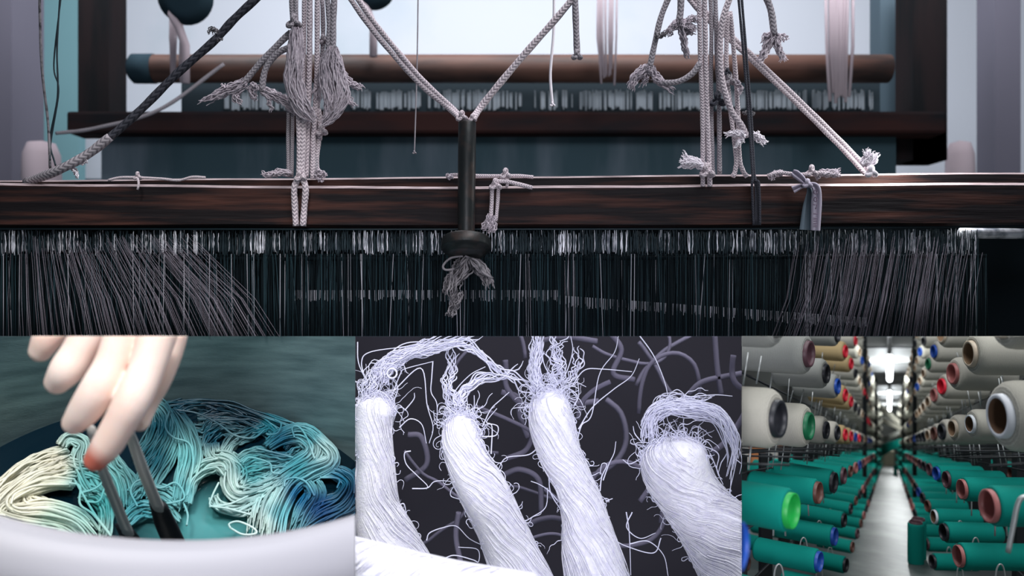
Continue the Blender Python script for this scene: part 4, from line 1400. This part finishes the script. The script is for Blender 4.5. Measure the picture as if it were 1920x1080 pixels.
YM = {'white': yarn_mat('white_yarn', (204, 201, 188), (172, 169, 156)), 'tan': yarn_mat('tan_yarn', (208, 184, 138), (186, 162, 116)), 'teal': yarn_mat('teal_yarn', (0, 156, 140), (0, 126, 114)),
      'grey': yarn_mat('grey_shaded_yarn', (166, 168, 162), (148, 150, 144))}  # greyed copy for white spools, their shade put into the yarn colour
CM = {k: mat('core_' + k, c, .45) for k, c in {'black': (34, 36, 42), 'green': (18, 112, 72), 'bright green': (30, 176, 76), 'red': (228, 40, 62), 'brown': (104, 66, 56), 'pink': (176, 108, 104), 'blue': (24, 76, 168), 'cream': (206, 190, 168), 'white': (222, 226, 230), 'yellow': (214, 190, 30), 'plum': (92, 62, 70)}.items()}
CIN = {'white': mat('cardboard_inside', (112, 84, 62), .9), 'cream': mat('cardboard_inside_pale', (136, 108, 82), .9)}
M['hole'] = mat('core_inside', (26, 22, 22), .9)


def spool_mesh(style, k):
    global RS
    keep, RS = RS, 1.0
    try:
        return spool_mesh_(style, k)
    finally:
        RS = keep


def spool_mesh_(style, k):
    """unit spool: axis +X is the end that faces the aisle; radius 1"""
    mb = MB()
    if style == 'fat':                # big rounded packages of undyed yarn
        mb.lathe((0, 0, 0), (-1, 0, 0), [(.05, .60), (.02, .72), (.06, .86), (.22, .97), (.45, 1.0), (3.3, .98), (3.5, .9), (3.55, .5)], k)
        co = [(-.14, .50), (-.16, .56), (-.14, .62), (.1, .64)]
        ci, L = .50, 3.6
    else:                             # straight tubes
        mb.lathe((0, 0, 0), (-1, 0, 0), [(.0, .80), (.0, .92), (.10, 1.0), (.5, 1.0), (4.5, 1.0), (4.7, .9), (4.7, .7)], k)
        co = [(-.22, .72), (-.24, .77), (-.22, .82), (.1, .83)]
        ci, L = .72, 4.9
    body = mb
    mc = MB()
    mc.lathe((0, 0, 0), (-1, 0, 0), [(.1, co[3][1]), co[2], co[1], co[0], (.05, ci * .99), (.9, ci * .96), (.92, .001)], k, ms=[0, 0, 0, 2, 2, 1])
    return body, mc


PROTO = {}


def proto(style, yarn, core, k):
    key = (style, yarn, core, k)
    if key not in PROTO:
        b, c = spool_mesh(style, k)
        ob = b.build('spool', YM[yarn]); oc = c.build('core', [CM[core], M['hole'], CIN.get(core, CM[core])])
        PROTO[key] = (ob.data, oc.data)
        bpy.data.objects.remove(ob); bpy.data.objects.remove(oc)
    return PROTO[key]


def visible(me, mw):
    """False when the whole thing lies beyond a compartment edge"""
    co = np.array([tuple(mw @ v.co) for v in me.vertices])
    for pl in CLIP['mill']:
        if (co @ np.array(pl)).min() > -1e-4:
            return False
    px = 960 + F * co[:, 0] / co[:, 1]
    py = 540 - F * co[:, 2] / co[:, 1]
    return px.min() < 1925 and py.min() < 1085


def place_spool(style, yarn, core, loc, yaw, R, label, group, k=28, pitch=0.0, name='yarn_spool', length=1.0):
    R = R * RS
    mb_, mc_ = proto(style, yarn, core, k)
    rot = Matrix.Rotation(yaw, 4, 'Z') @ Matrix.Rotation(pitch, 4, 'Y')
    mw = Matrix.Translation(loc) @ rot @ Matrix.Diagonal((R * length, R, R, 1))
    if not visible(mb_, mw):
        return None
    o = bpy.data.objects.new(name, mb_)
    COL.objects.link(o)
    o.matrix_world = mw
    c = bpy.data.objects.new('core', mc_)
    COL.objects.link(c)
    c.parent = o
    flags, _ = outside(mb_, 'mill', mw)
    if any(flags):
        o.data = mb_.copy(); clip_mesh(o.data, 'mill', mw)
    flags, _ = outside(mc_, 'mill', mw)
    if any(flags):
        c.data = mc_.copy(); clip_mesh(c.data, 'mill', mw)
        if len(c.data.vertices) == 0:
            bpy.data.objects.remove(c)
    return tag(o, label, 'spool', group)


ORD = ['first', 'second', 'third', 'fourth', 'fifth', 'sixth', 'seventh', 'eighth', 'ninth', 'tenth', 'eleventh', 'twelfth', 'thirteenth', 'fourteenth', 'fifteenth', 'sixteenth', 'seventeenth', 'eighteenth']
Y_0, DY = 0.90, 0.342
NCOL = 15
YAWL, YAWR = -math.radians(39), math.radians(180 - 4)
ROWS = [  # side, a, b, style, row phrase
    (-1, .1266, .030, 'fat', 'eye-level white row, left'), (-1, .1266, .142, 'fat', 'second white row up, left'), (-1, .1266, .266, 'fat', 'third white row up, left'),
    (-1, .1266, .385, 'fat', 'fourth white row up, left'), (-1, .1266, .505, 'fat', 'top white row, left'),
    (1, .1266, .033, 'fat', 'eye-level white row, right'), (1, .1266, .142, 'fat', 'second white row up, right'), (1, .1266, .266, 'fat', 'third white row up, right'),
    (1, .1266, .385, 'fat', 'fourth white row up, right'), (1, .1266, .505, 'fat', 'top white row, right'),
    (-1, .1135, -.073, 'tube', 'upper teal row, left'), (-1, .112, -.180, 'tube', 'middle teal row, left'), (-1, .108, -.288, 'tube', 'lowest teal row, left'),
    (1, .1150, -.068, 'tube', 'upper teal row, right'), (1, .110, -.172, 'tube', 'middle teal row, right'), (1, .106, -.280, 'tube', 'lowest teal row, right'),
    (-1, .345, -.078, 'tube', 'upper teal back row, left'), (-1, .345, -.185, 'tube', 'middle teal back row, left'), (-1, .345, -.285, 'tube', 'lowest teal back row, left'),
    (1, .345, -.078, 'tube', 'upper teal back row, right'), (1, .345, -.185, 'tube', 'middle teal back row, right'), (1, .345, -.285, 'tube', 'lowest teal back row, right')]
# what the photograph shows for the nearest spools: (row, column): (yarn, core, radius)
SPEC = {
    (0, 0): ('white', 'black', .034), (0, 1): ('white', 'green', .034), (0, 2): ('white', 'black', .027), (0, 3): ('white', 'black', .027), (0, 4): ('tan', 'red', .027), (0, 5): ('tan', 'red', .027), (0, 6): ('white', 'blue', .027),
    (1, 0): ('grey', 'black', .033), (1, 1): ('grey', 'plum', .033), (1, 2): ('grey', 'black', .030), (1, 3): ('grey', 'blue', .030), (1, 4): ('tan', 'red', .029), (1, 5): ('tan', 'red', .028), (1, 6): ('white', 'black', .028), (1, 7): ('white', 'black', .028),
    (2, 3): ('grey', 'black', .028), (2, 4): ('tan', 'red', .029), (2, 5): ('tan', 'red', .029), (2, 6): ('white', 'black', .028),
    (5, 0): ('white', 'white', .040), (5, 1): ('white', 'white', .023), (5, 2): ('white', 'cream', .028), (5, 3): ('white', 'black', .030), (5, 4): ('white', 'brown', .030),
    (6, 0): ('white', 'cream', .034), (6, 1): ('white', 'cream', .033), (6, 2): ('white', 'pink', .033), (6, 3): ('white', 'red', .030), (6, 4): ('white', 'pink', .030),
    (7, 2): ('white', 'cream', .031), (7, 3): ('white', 'cream', .031), (7, 4): ('white', 'blue', .030), (7, 5): ('white', 'green', .029),
    (10, 0): ('teal', 'bright green', .0245), (10, 1): ('teal', 'brown', .0205), (10, 2): ('teal', 'black', .0245), (10, 3): ('teal', 'plum', .024), (10, 5): ('teal', 'pink', .022), (10, 6): ('teal', 'blue', .022),
    (11, 0): ('teal', 'blue', .0200), (11, 1): ('teal', 'blue', .0190), (11, 2): ('teal', 'blue', .0215), (11, 3): ('teal', 'black', .020), (11, 4): ('teal', 'black', .018), (11, 5): ('teal', 'brown', .018),
    (12, 1): ('teal', 'black', .0200), (12, 2): ('teal', 'black', .0200), (12, 3): ('teal', 'black', .0205), (12, 4): ('teal', 'brown', .0185),
    (13, 0): ('teal', 'pink', .0225), (13, 1): ('teal', 'pink', .0185), (13, 2): ('teal', 'plum', .020), (13, 3): ('teal', 'blue', .020), (13, 4): ('teal', 'plum', .021),
    (14, 0): ('teal', 'black', .0200), (14, 1): ('teal', 'pink', .0205), (14, 2): ('teal', 'black', .0205), (14, 3): ('teal', 'white', .020), (14, 4): ('teal', 'brown', .020), (14, 6): ('teal', 'blue', .020),
    (15, 2): ('teal', 'yellow', .0200), (15, 3): ('teal', 'black', .0200)}
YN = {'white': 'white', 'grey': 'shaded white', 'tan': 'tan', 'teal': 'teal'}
rowcount = {}
for ri, (sd, a, b, style, phrase) in enumerate(ROWS):
    for ci in range(-1, NCOL):
        Y = Y_0 + DY * ci
        if ri > 15 and ci > 9:
            continue
        if (ri, ci) in SPEC:
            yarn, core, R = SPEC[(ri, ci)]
        else:
            teal = b < 0
            yarn = 'teal' if teal else 'white'
            core = random.choice(['black', 'brown', 'plum', 'pink', 'black'] if teal else ['black', 'cream', 'cream', 'black', 'blue', 'red' if sd < 0 else 'cream'])
            R = random.uniform(.019, .022) if teal else random.uniform(.026, .030)
            if ri in (3, 4, 8, 9, 2, 7) and ci < 6:
                R = .029
        if ci == -1:
            if ri != 10:
                continue
            yarn, core, R = 'teal', 'blue', .023
            Y = .575
        n_ = rowcount.get(ri, 0)
        lab = '%s spool with %s core, %s along the %s' % (YN[yarn], core, ORD[n_] if n_ < 18 else 'a late one', phrase)
        yaw = YAWL + random.uniform(-.03, .03) if sd < 0 else YAWR + random.uniform(-.03, .03)
        o = place_spool(style, yarn, core, G(sd * a, b, Y), yaw, R, lab, ('undyed yarn spools in the racks' if b > 0 else 'teal yarn spools in the racks'), k=32 if ci < 4 else 18, pitch=random.uniform(-.02, .02), length=(.95 if style == 'fat' else 1.1))
        if o:
            rowcount[ri] = n_ + 1

# the far ends of the rows: too small and many to tell apart
for nm_, teal in (('distant_white_spools', False), ('distant_teal_spools', True)):
    mb = MB()
    for ri, (sd, a, b, style, phrase) in enumerate(ROWS):
        if (b < 0) != teal:
            continue
        for ci in range(NCOL, 36):
            Y = Y_0 + DY * ci
            R = .021 if teal else .029
            yaw = YAWL if sd < 0 else YAWR
            mb.lathe(G(sd * a, b, Y), (-math.cos(yaw), -math.sin(yaw), 0), [(0, R * .45), (0, R * .9), (R * .3, R), (R * 4, R), (R * 4, .001)], 10)
    o = mb.build(nm_, YM['teal' if teal else 'white'], None, 'mill')
    tag(o, 'tiny %s spools at the far end of the rack rows' % ('teal' if teal else 'white'), 'spools', kind='stuff')

# rack frames with rails, posts and wire guides
for sd, lab in ((-1, 'dark steel creel rack carrying the spools left of the aisle'), (1, 'dark steel creel rack carrying the spools right of the aisle')):
    rk = empty('creel_rack', G(sd * .2, FL, 2.0), lab, 'rack')
    aa = sd * (.135 + .012)
    for Y in (4.1, 7.4, 10.4):                # tall black posts at the aisle edge
        mb = MB(); mb.box(G(sd * .128, (FL + .62) / 2, Y), (.016, .016, .62 - FL))
        mb.build('post', M['rack'], rk, 'mill', smooth=False)
    for i in range(11):
        Y = 1.1 + i * .342
        back = sd * .30
        off = .15 if sd < 0 else 0.05
        mb = MB(); mb.box(G(back, (FL + .0) / 2 - .02, Y + off), (.028, .02, -FL)); mb.build('post', M['rack'], rk, 'mill', smooth=False)
    for b in (-.012, -.045, -.14, .055, .118, -.235, .225):
        mb = MB()
        mb.tube([G(sd * .24, b, .75), G(sd * .24, b, 12.5)], .0022, 6, ref=(0, 0, 1))
        mb.build('rail', M['rack'], rk, 'mill')
    for i in range(22):                       # cross wires over the upper teal row
        Y = .8 + i * .2
        mb = MB()
        mb.tube([G(sd * .10, -.012 + rng.uniform(-.012, .012), Y), G(sd * .55, .0 + rng.uniform(-.012, .012), Y + .1)], .0013, 5, ref=(0, 0, 1))
        mb.build('cross_wire', M['rack'], rk, 'mill')
    gcount = 0
    for b in (.030, .142, .266, .385):        # slanting guide pins below the white rows
        for i in range(11):
            Y = Y_0 + DY * i + .1
            for q in (-.06, -.02, .02):
                if gcount > 92:
                    continue
                p0 = G(sd * (.16 + rng.uniform(0, .05)), b - .028, Y + q)
                p1 = p0 + Vector((sd * rng.uniform(.002, .010), 0, -rng.uniform(.03, .045))) * RS
                co = np.array([p0, p1])
                if any((co @ np.array(pl)).max() > 0 for pl in CLIP['mill']):
                    continue
                mb = MB(); mb.tube([p0, p1], .0011, 5); mb.build('guide_pin', M['wire'], rk); gcount += 1
    for b in (-.100, -.205, -.310):           # bent wire hooks in front of teal rows
        for i in range(5):
            Y = Y_0 + DY * i - .05
            x0 = sd * .165
            pts = [G(x0 - .008, b - .035, Y), G(x0 - .007, b + .01, Y), G(x0 - .003, b + .026, Y), G(x0 + .003, b + .026, Y), G(x0 + .007, b + .01, Y), G(x0 + .010, b - .035, Y)]
            mb = MB(); mb.tube(cr(pts, 18), .0014, 6)
            if len([1 for q in pts if q.dot(RL) < 0]):
                continue
            mb.build('wire_hook', M['wire'], rk, 'mill')
mb = MB()
mb.tube(cr([P(a_, b_, .58) for a_, b_ in ((1925, 930), (1914, 935), (1907, 950), (1900, 985), (1890, 1036))], 20), .0024, 10)
tag(mb.build('wire_hook', M['wire'], None, 'mill'), 'long bent grey wire hook at right edge in front of the pink cored spool', 'hook')

# spools standing on the aisle floor
for (px, Y, lab) in ((1717, 2.17, 'teal spool standing upright on the floor, right side of the aisle'), (1722, 2.26, 'teal spool standing upright directly behind the front one in aisle'), (1679, 8.5, 'small distant teal spool standing upright in the aisle')):
    b0 = FL
    a = (px - 1668) / F * Y
    h = .112
    mb_, mc_ = proto('tube', 'teal', 'plum', 32)
    o = bpy.data.objects.new('standing_spool', mb_); COL.objects.link(o)
    R = .0205
    o.matrix_world = Matrix.Translation(G(a, b0 + 4.7 * R * 1.15, Y)) @ Matrix.Rotation(-PI / 2, 4, 'Y') @ Matrix.Diagonal((R * 1.15 * RS, R * RS, R * RS, 1))
    c = bpy.data.objects.new('core', mc_); COL.objects.link(c); c.parent = o
    tag(o, lab, 'spool', 'spools standing in the aisle')

# shell of the mill
mb = MB()
pts = [(-3, .3), (3, .3), (3, 13), (-3, 13)]
b0 = mb.addv([tuple(G(a, FL, Y)) for a, Y in pts] + [tuple(G(a, FL - .03, Y)) for a, Y in pts])
mb.ngon([b0, b0 + 1, b0 + 2, b0 + 3]); mb.ngon([b0 + 7, b0 + 6, b0 + 5, b0 + 4])
for i in range(4):
    mb.ngon([b0 + i, b0 + 4 + i, b0 + 4 + (i + 1) % 4, b0 + (i + 1) % 4])
structure('floor', mb, M['floor4'], 'mill')
CE = .64
mb = MB()
b0 = mb.addv([tuple(G(a, CE, Y)) for a, Y in pts] + [tuple(G(a, CE + .03, Y)) for a, Y in pts])
mb.ngon([b0 + 3, b0 + 2, b0 + 1, b0]); mb.ngon([b0 + 4, b0 + 5, b0 + 6, b0 + 7])
for i in range(4):
    mb.ngon([b0 + i, b0 + (i + 1) % 4, b0 + 4 + (i + 1) % 4, b0 + 4 + i])
structure('ceiling', mb, M['ceil4'], 'mill')
for i in range(8):
    Y = 5.2 + i * 1.0
    mb = MB(); mb.box(G(0, CE - .002, Y), (1.6, .03, .006)); structure('trim_%d' % (i + 4), mb, M['ceil_line'], 'mill')
mb = MB(); mb.box(G(0, .2, 13.0), (6, .05, 1.6)); structure('wall_far', mb, M['mill_dark'], 'mill')
for nm_, s_ in (('wall_right', 1), ('wall_mill_left', -1)):
    mb = MB()
    q = [(FL, 2.0), (CE, 2.0), (CE, 13), (FL, 13)]
    b0 = mb.addv([tuple(G(s_ * .95, b, Y)) for b, Y in q] + [tuple(G(s_ * .98, b, Y)) for b, Y in q])
    for f in ((0, 1, 2, 3), (7, 6, 5, 4), (0, 4, 5, 1), (1, 5, 6, 2), (2, 6, 7, 3), (3, 7, 4, 0)):
        mb.ngon([b0 + i for i in f])
    structure(nm_, mb, M['mill_dark'], 'mill')

for i, (Y, L) in enumerate(((5.2, 1.7), (8.6, 2.4), (12.0, 0.8))):
    t = empty('ceiling_light', G(0, .56, Y), ['nearest glowing tube light hanging over the aisle', 'second glowing tube light further down the aisle', 'farthest small tube light over the aisle'][i], 'ceiling light', 'tube lights over the aisle')
    mb = MB(); mb.tube([G(0, .57, Y), G(0, .57, Y + L)], .022, 14, ref=(0, 0, 1)); mb.build('tube', M['lamp4'], t, 'mill')
    mb = MB(); mb.tube([G(0, .57, Y + L * .4), G(0, CE, Y + L * .4)], .005, 6); mb.tube([G(0, .60, Y - .8), G(0, .60, Y + L + .6)], .012, 6, ref=(0, 0, 1)); mb.build('conduit', M['ceil4'], t, 'mill')
    lamp('aisle_lamp_%s' % ORD[i], 'POINT', G(0, .46, Y + L / 2), G(0, -.3, Y + L / 2), 5.0, (.96, 1, 1), .06)
for i, Y in enumerate((1.3, 3.2)):
    lamp('near_aisle_fill_%s' % ORD[i], 'POINT', G(0, .46, Y), G(0, -.3, Y), (3.2, 1.6)[i], (.96, 1, 1), .08)  # added fill above the view, brightens spool tops and ceiling

# yarn sheets crossing at the far end
for (x0, y0, x1, y1, n, m, lab) in ((1652, 772, 1688, 797, 8, 'white', 'white yarn sheet crossing high at the far end of the aisle'), (1654, 792, 1690, 806, 6, 'white', 'white yarn sheet crossing in the middle at the far end'), (1654, 830, 1690, 812, 6, 'grey', 'greyish yarn sheet crossing below the white ones'), (1652, 856, 1690, 834, 12, 'teal', 'teal yarn sheet crossing lowest at the far end of the aisle')):
    mb = MB()
    for i in range(n):
        k_ = i * 2.0
        mb.tube([P(x0, y0 - k_, 10.5 * RS), P(x1, y1 - k_ * .5, 10.0 * RS)], .006, 5)
    tag(mb.build('yarn_sheet', YM[m], None, 'mill'), lab, 'yarn', 'yarn sheets at the far end')
mb = MB(); mb.box(G(-.03, FL + .12, 12.3), (.16, .1, .24))
tag(mb.build('carton', CM['cream'], None, 'mill', smooth=False, bevel=.004), 'pale brown carton standing at the far end of the aisle', 'box')
# bright goods glimpsed behind the left rack
for i in range(7):
    mb = MB(); mb.box(G(-.62 + .0 * i, -.03, 2.0 + i * .42), (.06, .12, .10))
    tag(mb.build('carton', mat('carton_orange_%d' % i, (206, 134, 84) if i % 2 == 0 else (226, 222, 214), .8), None, 'mill', smooth=False, bevel=.003), ('orange' if i % 2 == 0 else 'white') + ' carton glimpsed through the left rack, ' + ORD[i] + ' from the front', 'box', 'cartons behind the left rack')


for o in list(bpy.data.objects):              # pieces lying wholly beyond their compartment
    if o.type == 'MESH' and not len(o.data.vertices):
        bpy.data.objects.remove(o)

# every single-mesh thing gets its origin at its own foot
for o in list(bpy.data.objects):
    if o.type != 'MESH' or o.parent or o is hand or o.data.users > 1:
        continue
    if o.matrix_world.translation.length > 1e-6 or any(abs(v - 1) > 1e-6 for v in o.scale) or not len(o.data.vertices):
        continue
    n = len(o.data.vertices)
    co = np.empty(n * 3, np.float32)
    o.data.vertices.foreach_get('co', co)
    co = co.reshape(-1, 3)
    lo, hi = co.min(0), co.max(0)
    c = Vector((float((lo[0] + hi[0]) / 2), float((lo[1] + hi[1]) / 2), float(lo[2])))
    o.data.transform(Matrix.Translation(-c))
    o.location = c
    for ch in o.children:
        ch.matrix_parent_inverse = Matrix.Translation(-c)
